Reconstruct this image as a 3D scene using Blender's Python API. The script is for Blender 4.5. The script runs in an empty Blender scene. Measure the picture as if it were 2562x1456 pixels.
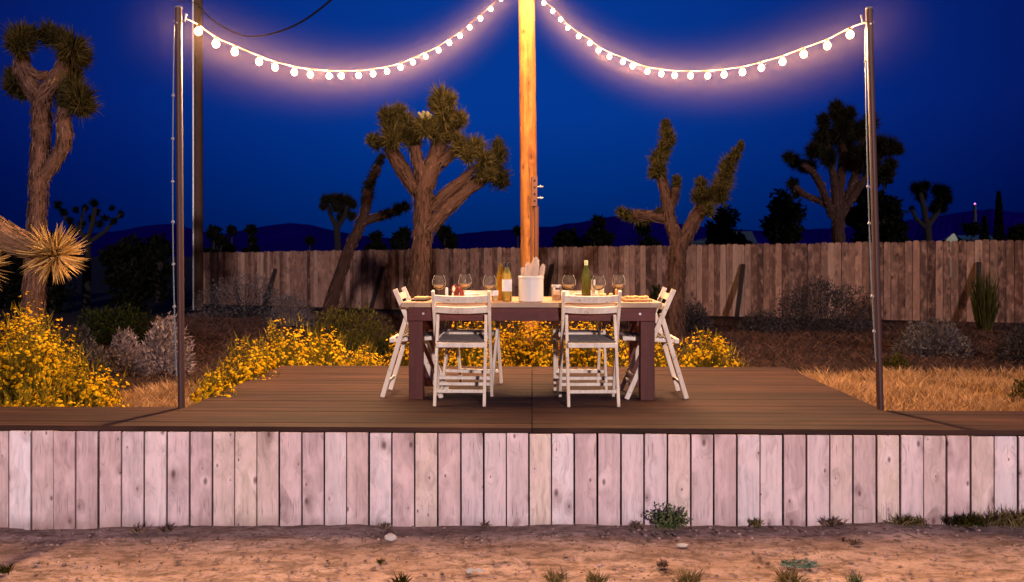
import bpy, math, random
from mathutils import Vector, Matrix, noise
random.seed(11)
C = bpy.context.scene.collection
R = math.radians
# ------------------------------------------------------------------ camera frame
F_PX, HX, HY, EYE = 2050.0, 1280.5, 641.0, 1.70
TH = math.atan(50 / 2050)
FW = Vector((-math.sin(TH), math.cos(TH), 0)); RT = Vector((math.cos(TH), math.sin(TH), 0))

def at(px, py, d):
    """point at depth d (m) seen at photo position px, py"""
    p = FW * d + RT * ((px - HX) / F_PX * d)
    return Vector((p.x, p.y, EYE + (HY - py) / F_PX * d))

def gz(x, y):
    """terrain height"""
    front = 0.018 + 0.0125 * max(-5, min(5, x))
    t = max(0.0, min(1.0, (y - 5.2) / 0.7)); t = t * t * (3 - 2 * t)
    back = 0.40
    s = max(0.0, min(1.0, (y - 8.0) / 16.0))
    side = max(0.0, min(1.0, (x + 11) / 22))
    back = back * (1 - s) + (0.02 + 0.2 * side) * s
    far = max(0.0, min(1.0, (y - 40) / 60))
    back *= (1 - far)
    return front * (1 - t) + back * t

# ------------------------------------------------------------------ mesh builder
class MB:
    def __init__(s):
        s.v = []; s.f = []; s.r = []; s.m = []
    def face(s, idx, r=0.5, m=0):
        s.f.append(idx); s.r.append(r); s.m.append(m)
    def tri(s, a, b, c, r=0.5, m=0):
        n = len(s.v); s.v += [tuple(a), tuple(b), tuple(c)]; s.face((n, n + 1, n + 2), r, m)
    def quad(s, a, b, c, d, r=0.5, m=0):
        n = len(s.v); s.v += [tuple(a), tuple(b), tuple(c), tuple(d)]; s.face((n, n + 1, n + 2, n + 3), r, m)
    def box(s, c, size, rot=None, r=0.5, m=0, taper=1.0):
        c = Vector(c); hx, hy, hz = size[0] / 2, size[1] / 2, size[2] / 2
        n = len(s.v)
        for z in (-1, 1):
            k = taper if z > 0 else 1.0
            for x, y in ((-1, -1), (1, -1), (1, 1), (-1, 1)):
                p = Vector((x * hx * k, y * hy * k, z * hz))
                if rot is not None: p = rot @ p
                s.v.append(tuple(p + c))
        for q in ((0, 3, 2, 1), (4, 5, 6, 7), (0, 1, 5, 4), (1, 2, 6, 5), (2, 3, 7, 6), (3, 0, 4, 7)):
            s.face(tuple(n + i for i in q), r, m)
    def bar(s, a, b, w, t, side=Vector((1, 0, 0)), r=0.5, m=0):
        """rectangular bar from a to b; w along side, t across"""
        a = Vector(a); b = Vector(b); z = (b - a).normalized()
        x = (side - z * side.dot(z)).normalized(); y = z.cross(x)
        rot = Matrix((x, y, z)).transposed()
        s.box((a + b) / 2, (w, t, (b - a).length), rot, r, m)
    def tube(s, pts, rad, n=8, r=0.5, m=0, cap=True, jitter=0.0):
        pts = [Vector(p) for p in pts]
        if not hasattr(rad, '__len__'): rad = [rad] * len(pts)
        base = len(s.v); prev = None
        for i, p in enumerate(pts):
            t = (pts[min(i + 1, len(pts) - 1)] - pts[max(i - 1, 0)])
            if t.length < 1e-9: t = Vector((0, 0, 1))
            t.normalize()
            if prev is None:
                u = t.cross(Vector((0, 0, 1)))
                if u.length < 1e-3: u = t.cross(Vector((0, 1, 0)))
                u.normalize()
            else:
                u = prev - t * prev.dot(t)
                if u.length < 1e-6: u = t.orthogonal()
                u.normalize()
            prev = u; w = t.cross(u)
            for k in range(n):
                a = 2 * math.pi * k / n
                rr = rad[i] * (1 + (random.uniform(-jitter, jitter) if jitter else 0))
                s.v.append(tuple(p + (u * math.cos(a) + w * math.sin(a)) * rr))
        for i in range(len(pts) - 1):
            for k in range(n):
                k2 = (k + 1) % n
                s.face((base + i * n + k, base + i * n + k2, base + (i + 1) * n + k2, base + (i + 1) * n + k), r, m)
        if cap:
            s.face(tuple(base + k for k in range(n))[::-1], r, m)
            e = base + (len(pts) - 1) * n
            s.face(tuple(e + k for k in range(n)), r, m)
    def lathe(s, prof, n=24, c=(0, 0, 0), r=0.5, m=0):
        """prof: list of (radius, z)"""
        base = len(s.v); c = Vector(c)
        for rr, z in prof:
            for k in range(n):
                a = 2 * math.pi * k / n
                s.v.append((c.x + rr * math.cos(a), c.y + rr * math.sin(a), c.z + z))
        for i in range(len(prof) - 1):
            for k in range(n):
                k2 = (k + 1) % n
                s.face((base + i * n + k, base + i * n + k2, base + (i + 1) * n + k2, base + (i + 1) * n + k), r, m)
        if prof[0][0] > 1e-4: s.face(tuple(base + k for k in range(n))[::-1], r, m)
        if prof[-1][0] > 1e-4:
            e = base + (len(prof) - 1) * n; s.face(tuple(e + k for k in range(n)), r, m)
    def ball(s, c, rad, n=10, k=7, r=0.5, m=0, sq=(1, 1, 1), jit=0.0):
        c = Vector(c); base = len(s.v)
        for i in range(k + 1):
            ph = math.pi * i / k
            for j in range(n):
                a = 2 * math.pi * j / n
                q = rad * (1 + random.uniform(-jit, jit))
                s.v.append((c.x + q * sq[0] * math.sin(ph) * math.cos(a), c.y + q * sq[1] * math.sin(ph) * math.sin(a), c.z + q * sq[2] * math.cos(ph)))
        for i in range(k):
            for j in range(n):
                j2 = (j + 1) % n
                s.face((base + i * n + j, base + (i + 1) * n + j, base + (i + 1) * n + j2, base + i * n + j2), r, m)
    def blade(s, a, b, w, r=0.5, m=0, bend=0.0, fold=False):
        """leaf blade from a to tip b"""
        a = Vector(a); b = Vector(b); d = b - a
        side = d.cross(Vector((random.uniform(-1, 1), random.uniform(-1, 1), random.uniform(-1, 1))))
        if side.length < 1e-6: side = d.orthogonal()
        side.normalize(); side *= w / 2
        if fold:
            mid = a + d * 0.55 + Vector((0, 0, bend)); up = d.cross(side).normalized() * w * 0.22
            n = len(s.v)
            s.v += [tuple(a - side), tuple(a + up), tuple(a + side), tuple(mid - side * .85), tuple(mid + up), tuple(mid + side * .85), tuple(b)]
            for q in ((0, 1, 4, 3), (1, 2, 5, 4), (3, 4, 6), (4, 5, 6)): s.face(tuple(n + i for i in q), r, m)
        elif bend:
            mid = a + d * 0.5 + Vector((0, 0, bend))
            n = len(s.v)
            s.v += [tuple(a - side * .6), tuple(a + side * .6), tuple(mid + side), tuple(mid - side), tuple(b)]
            s.face((n, n + 1, n + 2, n + 3), r, m); s.face((n + 3, n + 2, n + 4), r, m)
        else:
            s.tri(a - side, a + side, b, r, m)
    def build(s, name, mats, parent=None, loc=None, smooth=False, bevel=0.0):
        me = bpy.data.meshes.new(name); me.from_pydata(s.v, [], s.f)
        if not isinstance(mats, (list, tuple)): mats = [mats]
        for mt in mats: me.materials.append(mt)
        if len(mats) > 1: me.polygons.foreach_set('material_index', s.m)
        at_ = me.attributes.new('rnd', 'FLOAT', 'FACE'); at_.data.foreach_set('value', s.r)
        if smooth: me.polygons.foreach_set('use_smooth', [True] * len(me.polygons))
        me.update()
        o = bpy.data.objects.new(name, me); C.objects.link(o)
        if parent is not None: o.parent = parent
        if loc is not None: o.location = loc
        if bevel:
            bv = o.modifiers.new('bevel', 'BEVEL'); bv.width = bevel; bv.segments = 2; bv.limit_method = 'ANGLE'
        return o

def tag(o, label=None, cat=None, group=None, kind=None):
    if label: o['label'] = label
    if cat: o['category'] = cat
    if group: o['group'] = group
    if kind: o['kind'] = kind
    return o
def thing(name, label, cat, loc=(0, 0, 0), rz=0.0, group=None):
    o = bpy.data.objects.new(name, None); o.empty_display_size = 0.1; C.objects.link(o)
    o.location = loc; o.rotation_euler = (0, 0, rz)
    return tag(o, label, cat, group)
def copy_tree(o, loc, rz, label, parent=None):
    c = o.copy(); C.objects.link(c)
    if parent is None:
        c.location = loc; c.rotation_euler = (0, 0, rz); c['label'] = label
    else: c.parent = parent
    for ch in [x for x in list(C.objects) if x.parent == o]: copy_tree(ch, None, 0, None, c)
    return c

# ------------------------------------------------------------------ materials
class NT:
    def __init__(s, name):
        s.m = bpy.data.materials.new(name); s.m.use_nodes = True; s.t = s.m.node_tree; s.t.nodes.clear()
        s.out = s.n('ShaderNodeOutputMaterial')
    def n(s, typ, **kw):
        x = s.t.nodes.new(typ)
        for k, v in kw.items(): setattr(x, k, v)
        return x
    def l(s, a, b): s.t.links.new(a, b)
    def val(s, sock, v):
        if isinstance(v, (int, float, tuple, list)): sock.default_value = v
        else: s.l(v, sock)
    def math(s, op, a, b=0.0, c=None, clamp=False):
        x = s.n('ShaderNodeMath', operation=op); x.use_clamp = clamp
        s.val(x.inputs[0], a); s.val(x.inputs[1], b)
        if c is not None: s.val(x.inputs[2], c)
        return x.outputs[0]
    def mix(s, f, a, b, blend='MIX'):
        x = s.n('ShaderNodeMix', data_type='RGBA', blend_type=blend)
        s.val(x.inputs[0], f)
        s.val(x.inputs[6], a if not isinstance(a, tuple) else (*a, 1)[:4]); s.val(x.inputs[7], b if not isinstance(b, tuple) else (*b, 1)[:4])
        return x.outputs[2]
    def ramp(s, f, stops, interp='LINEAR'):
        x = s.n('ShaderNodeValToRGB'); x.color_ramp.interpolation = interp
        e = x.color_ramp.elements
        while len(e) < len(stops): e.new(0.5)
        for i, (p, c) in enumerate(stops):
            e[i].position = p; e[i].color = (c, c, c, 1) if isinstance(c, (int, float)) else (*c, 1)
        s.val(x.inputs[0], f); return x.outputs[0]
    def obj(s): return s.n('ShaderNodeTexCoord').outputs['Object']
    def rnd(s): return s.n('ShaderNodeAttribute', attribute_name='rnd').outputs['Fac']
    def mapping(s, v, scale=(1, 1, 1), loc=(0, 0, 0)):
        x = s.n('ShaderNodeMapping'); s.l(v, x.inputs[0]); s.val(x.inputs['Scale'], scale); s.val(x.inputs['Location'], loc); return x.outputs[0]
    def noise(s, v, scale=5, detail=4, rough=0.6, dist=0.0):
        x = s.n('ShaderNodeTexNoise'); s.l(v, x.inputs['Vector']); x.inputs['Scale'].default_value = scale
        x.inputs['Detail'].default_value = detail; x.inputs['Roughness'].default_value = rough; x.inputs['Distortion'].default_value = dist
        return x.outputs[0]
    def shift(s, v, amount):
        """offset coordinates per piece by its rnd value"""
        k = s.n('ShaderNodeVectorMath', operation='ADD'); s.l(v, k.inputs[0])
        c = s.n('ShaderNodeCombineXYZ')
        for i, q in enumerate(amount): s.l(s.math('MULTIPLY', s.rnd(), q), c.inputs[i])
        s.l(c.outputs[0], k.inputs[1]); return k.outputs[0]
    def bsdf(s, col, rough=0.8, bump=None, bs=0.3, bd=0.01, spec=0.3, metal=0.0, trans=None, sheen=None):
        b = s.n('ShaderNodeBsdfPrincipled')
        s.val(b.inputs['Base Color'], (*col, 1) if isinstance(col, tuple) and len(col) == 3 else col)
        s.val(b.inputs['Roughness'], rough); b.inputs['Specular IOR Level'].default_value = spec; b.inputs['Metallic'].default_value = metal
        if bump is not None:
            bp = s.n('ShaderNodeBump'); s.l(bump, bp.inputs['Height']); bp.inputs['Strength'].default_value = bs; bp.inputs['Distance'].default_value = bd
            s.l(bp.outputs[0], b.inputs['Normal'])
        if trans: b.inputs['Transmission Weight'].default_value = trans
        s.l(b.outputs[0], s.out.inputs[0]); s.b = b
        return s.m

def mat_plain(name, col, rough=0.8, var=0.25, scale=20, spec=0.3, metal=0.0, bump=0.15, stretch=(1, 1, 1)):
    t = NT(name); v = t.mapping(t.obj(), stretch); nz = t.noise(v, scale, 5)
    lo = tuple(c * (1 - var) for c in col); hi = tuple(min(1, c * (1 + var)) for c in col)
    c = t.mix(nz, lo, hi); c = t.mix(t.math('MULTIPLY', t.rnd(), 0.25), c, tuple(x * 0.5 for x in col))
    return t.bsdf(c, rough, nz, bump, 0.005, spec, metal)

def mat_leaf(name, c0, c1, rough=0.6, transl=0.25, base=None):
    """foliage: colour varies blade by blade"""
    t = NT(name); col = t.mix(t.rnd(), c0, c1)
    big = t.noise(t.obj(), 3.0, 3)
    col = t.mix(t.ramp(big, [(0.35, 0.0), (0.7, 1.0)]), t.mix(0.5, col, (0.004, 0.004, 0.003)), col)
    d = t.n('ShaderNodeBsdfDiffuse'); t.val(d.inputs[0], col)
    tr = t.n('ShaderNodeBsdfTranslucent'); t.val(tr.inputs[0], col)
    mx = t.n('ShaderNodeMixShader'); mx.inputs[0].default_value = transl
    t.l(d.outputs[0], mx.inputs[1]); t.l(tr.outputs[0], mx.inputs[2]); t.l(mx.outputs[0], t.out.inputs[0])
    return t.m

def mat_boards(name, cols, knot=True, knotscale=(7.5, 7.5, 3.2), axis='z', dark=(0.12, 0.06, 0.05), gs=1.0, wear=0.0, rough=0.85, kden=0.30, stains=False, streak=0.0, chips=0.0):
    """timber with grain along one axis, tone per board, knots"""
    t = NT(name); o = t.shift(t.obj(), (3.1, 2.3, 17.0) if axis == 'z' else (17.0, 2.3, 3.1))
    st = (1, 1, 0.05) if axis == 'z' else (0.05, 1, 1)
    warp = t.noise(t.mapping(o, (3, 3, 3)), 1.2, 2)
    col = t.ramp(t.rnd(), [(i / (len(cols) - 1), c) for i, c in enumerate(cols)])
    vk = None
    if knot:
        vo = t.n('ShaderNodeTexVoronoi', voronoi_dimensions='2D'); sx = t.n('ShaderNodeSeparateXYZ'); t.l(t.mapping(t.shift(t.obj(), (41.0, 37.0, 53.0)), knotscale), sx.inputs[0]); kc = t.n('ShaderNodeCombineXYZ')
        t.l(sx.outputs[0], kc.inputs[0]); t.l(sx.outputs[2 if axis == 'z' else 1], kc.inputs[1]); t.l(kc.outputs[0], vo.inputs['Vector']); vo.inputs['Scale'].default_value = 1.0
        vo.inputs['Randomness'].default_value = 1.0
        dist = vo.outputs['Distance']
        sel = t.n('ShaderNodeSeparateColor'); t.l(vo.outputs['Color'], sel.inputs[0])
        on = t.math('LESS_THAN', sel.outputs[0], kden)
        size = t.math('MULTIPLY_ADD', t.math('POWER', sel.outputs[1], 2.5), 0.13, 0.05)
        q = t.math('DIVIDE', dist, size)
        core = t.math('MULTIPLY', t.ramp(q, [(0.35, 1.0), (0.95, 0.0)]), on)
        halo = t.math('MULTIPLY', t.ramp(t.math('MULTIPLY', q, 0.3), [(0.2, 1.0), (1.0, 0.0)], 'EASE'), on)
        wide = t.math('MULTIPLY', t.ramp(t.math('MULTIPLY', q, 0.12), [(0.1, 1.0), (1.0, 0.0)], 'EASE'), on)
        halo = t.math('MULTIPLY_ADD', wide, 0.6, t.math('MULTIPLY', halo, 0.4))
        vk = core
        gv = t.n('ShaderNodeVectorMath', operation='ADD'); t.l(t.mapping(o, st), gv.inputs[0])
        cx = t.n('ShaderNodeCombineXYZ'); k = t.math('MULTIPLY', t.math('SUBTRACT', halo, warp), 0.09)
        t.l(k, cx.inputs[0]); t.l(k, cx.inputs[1]); t.l(cx.outputs[0], gv.inputs[1]); gvec = gv.outputs[0]
    else:
        gvec = t.mapping(o, st)
    g = t.noise(gvec, 95 * gs, 5, 0.7); g2 = t.noise(gvec, 22 * gs, 3, 0.6)
    col = t.mix(t.ramp(g, [(0.30, 0.7), (0.54, 0.0)]), col, t.mix(0.55, col, dark))
    col = t.mix(t.ramp(g2, [(0.36, 0.6), (0.62, 0.0)]), col, t.mix(0.4, col, dark))
    blot = t.noise(t.mapping(o, (1, 1, 0.5) if axis == 'z' else (0.5, 1, 1)), 9, 3)
    col = t.mix(t.ramp(blot, [(0.48, 0.0), (0.72, 0.5)]), col, tuple(min(1, c * 1.35) for c in cols[-1]))
    if wear:
        w = t.noise(t.mapping(t.obj(), (0.5, 1.4, 1)), 1.3, 5, 0.65)
        col = t.mix(t.ramp(w, [(0.35, wear), (0.65, 0.0)]), col, tuple(c * 0.3 for c in cols[0]))
    if streak:
        sn = t.noise(t.mapping(o, (0.35, 9, 1) if axis == 'x' else (9, 9, .35)), 1.6, 4, 0.75); col = t.mix(t.ramp(sn, [(0.50, 0.0), (0.66, streak)]), col, tuple(c * 0.22 for c in cols[0]))
        sn2 = t.noise(t.mapping(o, (0.6, 14, 1) if axis == 'x' else (14, 14, .6)), 1.6, 3, 0.7); col = t.mix(t.ramp(sn2, [(0.55, 0.0), (0.75, 0.5)]), col, tuple(min(1, c * 1.7) for c in cols[1]))
    if stains:
        oz = t.n('ShaderNodeSeparateXYZ'); t.l(t.obj(), oz.inputs[0])
        bands = t.ramp(oz.outputs[2], [(0.07, 0.0), (0.10, 1.0), (0.17, 0.6), (0.20, 0.0), (0.44, 0.0), (0.47, 0.7), (0.53, 1.0), (0.56, 0.0)])
        dn = t.noise(t.mapping(o, (1, 1, 0.03)), 120, 2); col = t.mix(t.math('MULTIPLY', bands, t.ramp(dn, [(0.60, 0.0), (0.70, 0.75)])), col, tuple(c * 0.8 for c in dark))
        lowd = t.ramp(t.math('ADD', oz.outputs[2], t.math('MULTIPLY_ADD', blot, 0.10, -0.05)), [(0.0, 0.55), (0.09, 0.0)]); col = t.mix(lowd, col, (0.26, 0.15, 0.11))
    if chips:
        cn = t.noise(t.shift(t.obj(), (5, 7, 9)), 26, 3, 0.6); col = t.mix(t.ramp(cn, [(0.655, 0.0), (0.70, chips)]), col, (0.22, 0.10, 0.05))
    h = t.math('MULTIPLY', g, 0.6)
    if knot:
        side = t.ramp(t.noise(t.mapping(o, (1, 1, .6)), 6, 2), [(.4, 0.0), (.6, 1.0)])
        col = t.mix(t.math('MULTIPLY', halo, 0.55), col, t.mix(side, dark, tuple(min(1, c * 1.5) for c in cols[-1])))
        col = t.mix(t.math('MULTIPLY', core, 0.8), col, tuple(c * 0.75 for c in dark))
        h = t.math('SUBTRACT', h, t.math('MULTIPLY', halo, 0.9))
    return t.bsdf(col, rough, h, 0.35, 0.006, 0.25)

M = {}  # distant materials carry lowered albedo, painting in the front light's falloff
M['skirt'] = mat_boards('pale_cedar_boards', [(0.60, 0.41, 0.39), (0.80, 0.65, 0.67), (0.84, 0.68, 0.57), (0.64, 0.47, 0.47), (0.95, 0.86, 0.87), (0.72, 0.53, 0.52)], dark=(0.15, 0.075, 0.07), knotscale=(8.5, 8.5, 4.6), kden=0.55, gs=.45, stains=True)
M['deck'] = mat_boards('brown_deck_stain', [(0.050, 0.019, 0.012), (0.080, 0.032, 0.020), (0.038, 0.015, 0.010)], knot=False, axis='x', dark=(0.02, 0.011, 0.008), wear=0.7, rough=0.8, streak=0.85)
M['fence'] = mat_boards('weathered_picket_wood', [tuple(1.22 * q for q in c) for c in [(0.022, 0.008, 0.005), (0.085, 0.045, 0.034), (0.17, 0.092, 0.066), (0.045, 0.017, 0.011), (0.13, 0.062, 0.040), (0.225, 0.14, 0.105), (0.065, 0.03, 0.02), (0.19, 0.10, 0.07)]], knotscale=(7, 7, 2.4), dark=(0.012, 0.005, 0.004), gs=0.55, kden=0.45)
M['brace'] = mat_plain('dark_brace_timber', (0.012, 0.006, 0.005), 0.9)  # shade on the braces is put into the timber colour
M['pole'] = mat_boards('golden_pole_timber', [(0.19, 0.066, 0.013), (0.28, 0.108, 0.024)], knotscale=(9, 9, 2.6), dark=(0.05, 0.010, 0.003), gs=0.22, kden=0.6, streak=0.8)
M['darkpole'] = mat_boards('old_utility_pole', [(0.045, 0.022, 0.013), (0.06, 0.03, 0.018)], knot=False, dark=(0.03, 0.015, 0.01), gs=0.4)
M['steel'] = mat_plain('brown_painted_steel', (0.060, 0.024, 0.021), 0.5, 0.3, 14, 0.35, 0.0, stretch=(1, 1, .1))
M['grey_metal'] = mat_plain('galvanised_metal', (0.42, 0.40, 0.40), 0.45, 0.2, 30, 0.5, 0.6)
M['cord'] = mat_plain('pale_cord', (0.45, 0.40, 0.36), 0.6, 0.1)
M['stringcable'] = mat_plain('brown_string_cable', (0.10, 0.05, 0.025), 0.7, 0.1)
M['clearcord'] = mat_plain('blue_grey_cord', (0.16, 0.20, 0.24), 0.5, 0.1)
M['blackcord'] = mat_plain('black_wire', (0.012, 0.012, 0.014), 0.6, 0.1)
M['socket'] = mat_plain('pale_socket', (0.30, 0.30, 0.31), 0.4, 0.1)
M['chair'] = mat_boards('cream_chair_paint', [(0.74, 0.62, 0.50), (0.80, 0.70, 0.58)], knot=False, dark=(0.42, 0.30, 0.2), gs=0.5, rough=0.55, chips=0.6)
M['seat'] = mat_plain('worn_shaded_seat_slats', (0.14, 0.115, 0.10), 0.6, 0.6, 30)  # white slats darkened for wear and for the shade on them
M['tabletop'] = mat_boards('oiled_table_top', [(0.42, 0.22, 0.085), (0.50, 0.28, 0.12)], axis='x', knotscale=(3, 7, 7), dark=(0.25, 0.11, 0.04), rough=0.5)
M['tableedge'] = mat_boards('pale_table_edge', [(0.36, 0.25, 0.17), (0.46, 0.33, 0.23)], knot=False, axis='x', dark=(0.3, 0.18, 0.11), gs=.6)
M['apron'] = mat_boards('plum_brown_stain', [(0.080, 0.019, 0.015), (0.125, 0.033, 0.026)], knot=False, axis='x', dark=(0.03, 0.010, 0.010), gs=0.5, rough=0.6)
M['leg'] = mat_boards('plum_brown_leg', [(0.078, 0.019, 0.015), (0.105, 0.028, 0.022)], knot=False, axis='z', dark=(0.03, 0.010, 0.010), gs=0.5, rough=0.6)
M['crock'] = mat_plain('white_glazed_stoneware', (0.72, 0.68, 0.62), 0.25, 0.05, 6, 0.5, bump=0.05)
M['label'] = mat_plain('white_paper_label', (0.8, 0.79, 0.76), 0.7, 0.05)
M['cactus'] = mat_plain('pale_cactus_skin', (0.62, 0.44, 0.31), 0.7, 0.3, 40)
M['napkin'] = mat_plain('white_cotton', (0.78, 0.74, 0.68), 0.9, 0.05)
M['plate'] = mat_plain('cream_china', (0.75, 0.66, 0.52), 0.3, 0.05, 8, 0.5)
M['wood_board'] = mat_boards('warm_serving_wood', [(0.50, 0.22, 0.07), (0.58, 0.28, 0.10)], knot=False, axis='x', dark=(0.2, 0.07, 0.02), rough=.5)
M['darkmat'] = mat_plain('dark_woven_mat', (0.05, 0.025, 0.015), 0.8, 0.4, 60)
M['food'] = mat_plain('bread_and_cheese', (0.7, 0.48, 0.18), 0.7, 0.4, 30)
M['capsule'] = mat_plain('dark_bottle_capsule', (0.012, 0.014, 0.02), 0.35, 0.1)
M['palecap'] = mat_plain('pale_green_capsule', (0.62, 0.66, 0.34), 0.4, 0.1)
M['iron'] = mat_plain('rusted_iron', (0.10, 0.035, 0.018), 0.7, 0.4, 50)
M['hole'] = mat_plain('black_hole', (0.008, 0.006, 0.005), 0.9, 0.1)
def mat_clear(name, tint, body=None, f=0.0, ior=1.45, edge=False):
    """thin walled glass: tinted see-through, a share of body colour imitating carried light, fresnel reflections"""
    t = NT(name); tr = t.n('ShaderNodeBsdfTransparent'); tr.inputs[0].default_value = (*tint, 1); base = tr.outputs[0]
    if body:
        d = t.n('ShaderNodeBsdfTranslucent'); d.inputs[0].default_value = (*body, 1); e = t.n('ShaderNodeBsdfDiffuse'); e.inputs[0].default_value = (*body, 1)
        a = t.n('ShaderNodeMixShader'); a.inputs[0].default_value = .45; t.l(d.outputs[0], a.inputs[1]); t.l(e.outputs[0], a.inputs[2])
        m = t.n('ShaderNodeMixShader'); m.inputs[0].default_value = f; t.l(base, m.inputs[1]); t.l(a.outputs[0], m.inputs[2]); base = m.outputs[0]
        if edge:
            lw = t.n('ShaderNodeLayerWeight'); lw.inputs[0].default_value = .5; t.l(t.math('MULTIPLY', t.ramp(lw.outputs['Facing'], [(.45, .02), (.95, 1.0)]), f), m.inputs[0])  # pale rim painted in for light refracted at the glass edge
    fr = t.n('ShaderNodeFresnel'); fr.inputs[0].default_value = ior; g = t.n('ShaderNodeBsdfGlossy'); g.inputs['Roughness'].default_value = .04; g.inputs[0].default_value = (1, 1, 1, 1)
    m = t.n('ShaderNodeMixShader'); t.l(fr.outputs[0], m.inputs[0]); t.l(base, m.inputs[1]); t.l(g.outputs[0], m.inputs[2]); t.l(m.outputs[0], t.out.inputs[0]); return t.m
M['glass'] = mat_clear('clear_glass', (0.95, 0.95, 0.97), (1.0, 0.92, 0.84), 0.8, 1.25, True)
M['wine'] = mat_clear('white_wine', (0.95, 0.82, 0.5), (1.0, 0.78, 0.45), 0.8, 1.33)
M['goldglass'] = mat_clear('golden_bottle_glass', (0.75, 0.5, 0.1), (0.50, 0.33, 0.04), 0.6)
M['paleglass'] = mat_clear('pale_yellow_bottle_glass', (0.85, 0.75, 0.35), (0.75, 0.60, 0.16), 0.5)
M['greenglass'] = mat_clear('olive_bottle_glass', (0.45, 0.5, 0.2), (0.20, 0.21, 0.05), 0.6)
M['redglass'] = mat_plain('red_brown_glaze', (0.22, 0.035, 0.015), 0.15, 0.3, 20, 0.6)
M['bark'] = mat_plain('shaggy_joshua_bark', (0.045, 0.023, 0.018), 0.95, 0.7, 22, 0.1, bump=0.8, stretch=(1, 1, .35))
M['barklit'] = mat_plain('warm_lit_joshua_bark', (0.090, 0.046, 0.034), 0.95, 0.7, 22, 0.1, bump=0.8, stretch=(1, 1, .35))  # brighter bark copy, stronger light put into its colour
M['thatchlit'] = mat_leaf('warm_lit_dead_thatch', (0.035, 0.016, 0.011), (0.21, 0.12, 0.088), transl=0.1)  # brighter thatch copy, lit tone put into its colour
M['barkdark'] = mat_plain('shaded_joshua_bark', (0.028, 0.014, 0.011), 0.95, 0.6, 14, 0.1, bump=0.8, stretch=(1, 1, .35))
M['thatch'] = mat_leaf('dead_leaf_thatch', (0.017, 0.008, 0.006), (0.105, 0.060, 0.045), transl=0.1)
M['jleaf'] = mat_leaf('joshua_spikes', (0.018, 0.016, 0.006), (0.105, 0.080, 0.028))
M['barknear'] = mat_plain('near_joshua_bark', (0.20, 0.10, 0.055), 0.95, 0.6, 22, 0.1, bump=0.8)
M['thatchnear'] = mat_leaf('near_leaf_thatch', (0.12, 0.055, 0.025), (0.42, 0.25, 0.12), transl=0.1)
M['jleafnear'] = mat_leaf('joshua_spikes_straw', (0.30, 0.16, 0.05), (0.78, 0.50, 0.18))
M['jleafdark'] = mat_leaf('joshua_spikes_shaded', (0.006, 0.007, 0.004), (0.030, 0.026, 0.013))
M['pod'] = mat_plain('pale_seed_pods', (0.16, 0.14, 0.07), 0.9, 0.4, 30)
M['flower'] = mat_leaf('yellow_blossom', (0.80, 0.385, 0.005), (0.97, 0.63, 0.02), transl=0.35)
M['flowerstem'] = mat_leaf('olive_flower_stems', (0.075, 0.065, 0.008), (0.38, 0.26, 0.025), transl=0.2)
M['greyshrub'] = mat_leaf('grey_sage_twigs', (0.055, 0.046, 0.052), (0.17, 0.145, 0.15))
M['paleshrub'] = mat_leaf('pale_dry_twigs', (0.15, 0.105, 0.105), (0.40, 0.30, 0.30))
M['dullshrub'] = mat_leaf('dull_sage_leaves', (0.022, 0.019, 0.023), (0.075, 0.062, 0.066))
M['greenshrub'] = mat_leaf('green_leaves', (0.006, 0.010, 0.003), (0.035, 0.040, 0.010))
M['olivebush'] = mat_leaf('olive_bush_leaves', (0.025, 0.024, 0.005), (0.10, 0.085, 0.018))
M['wispgreen'] = mat_leaf('wispy_green_stems', (0.02, 0.022, 0.008), (0.085, 0.085, 0.03))
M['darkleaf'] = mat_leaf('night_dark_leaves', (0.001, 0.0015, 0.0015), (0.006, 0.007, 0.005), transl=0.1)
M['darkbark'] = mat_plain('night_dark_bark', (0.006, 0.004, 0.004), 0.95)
M['weed'] = mat_leaf('grey_green_weed', (0.10, 0.14, 0.055), (0.30, 0.34, 0.16))
M['drystraw'] = mat_leaf('pale_green_straw', (0.12, 0.10, 0.035), (0.45, 0.33, 0.15), transl=0.2)
M['drygrass'] = mat_leaf('orange_dry_grass', (0.22, 0.095, 0.04), (0.72, 0.44, 0.22), transl=0.2)
M['browngrass'] = mat_leaf('brown_dry_scrub', (0.028, 0.013, 0.011), (0.15, 0.080, 0.062), transl=0.15)
M['litter'] = mat_leaf('dark_plant_litter', (0.10, 0.062, 0.045), (0.42, 0.27, 0.19), transl=0.05)
M['stone'] = mat_plain('white_stone', (0.62, 0.56, 0.5), 0.9, 0.15, 12)
M['roof'] = mat_plain('dusk_roof', (0.016, 0.030, 0.055), 0.8, 0.1)
M['darkwall'] = mat_plain('dusk_wall', (0.008, 0.010, 0.018), 0.9, 0.1)
M['tank'] = mat_plain('pale_blue_tank', (0.012, 0.05, 0.11), 0.6, 0.1)
M['whitewall'] = mat_plain('white_stucco', (0.26, 0.30, 0.22), 0.9, 0.08)
M['mast'] = mat_plain('mast_metal', (0.02, 0.02, 0.025), 0.6, 0.1)

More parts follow.
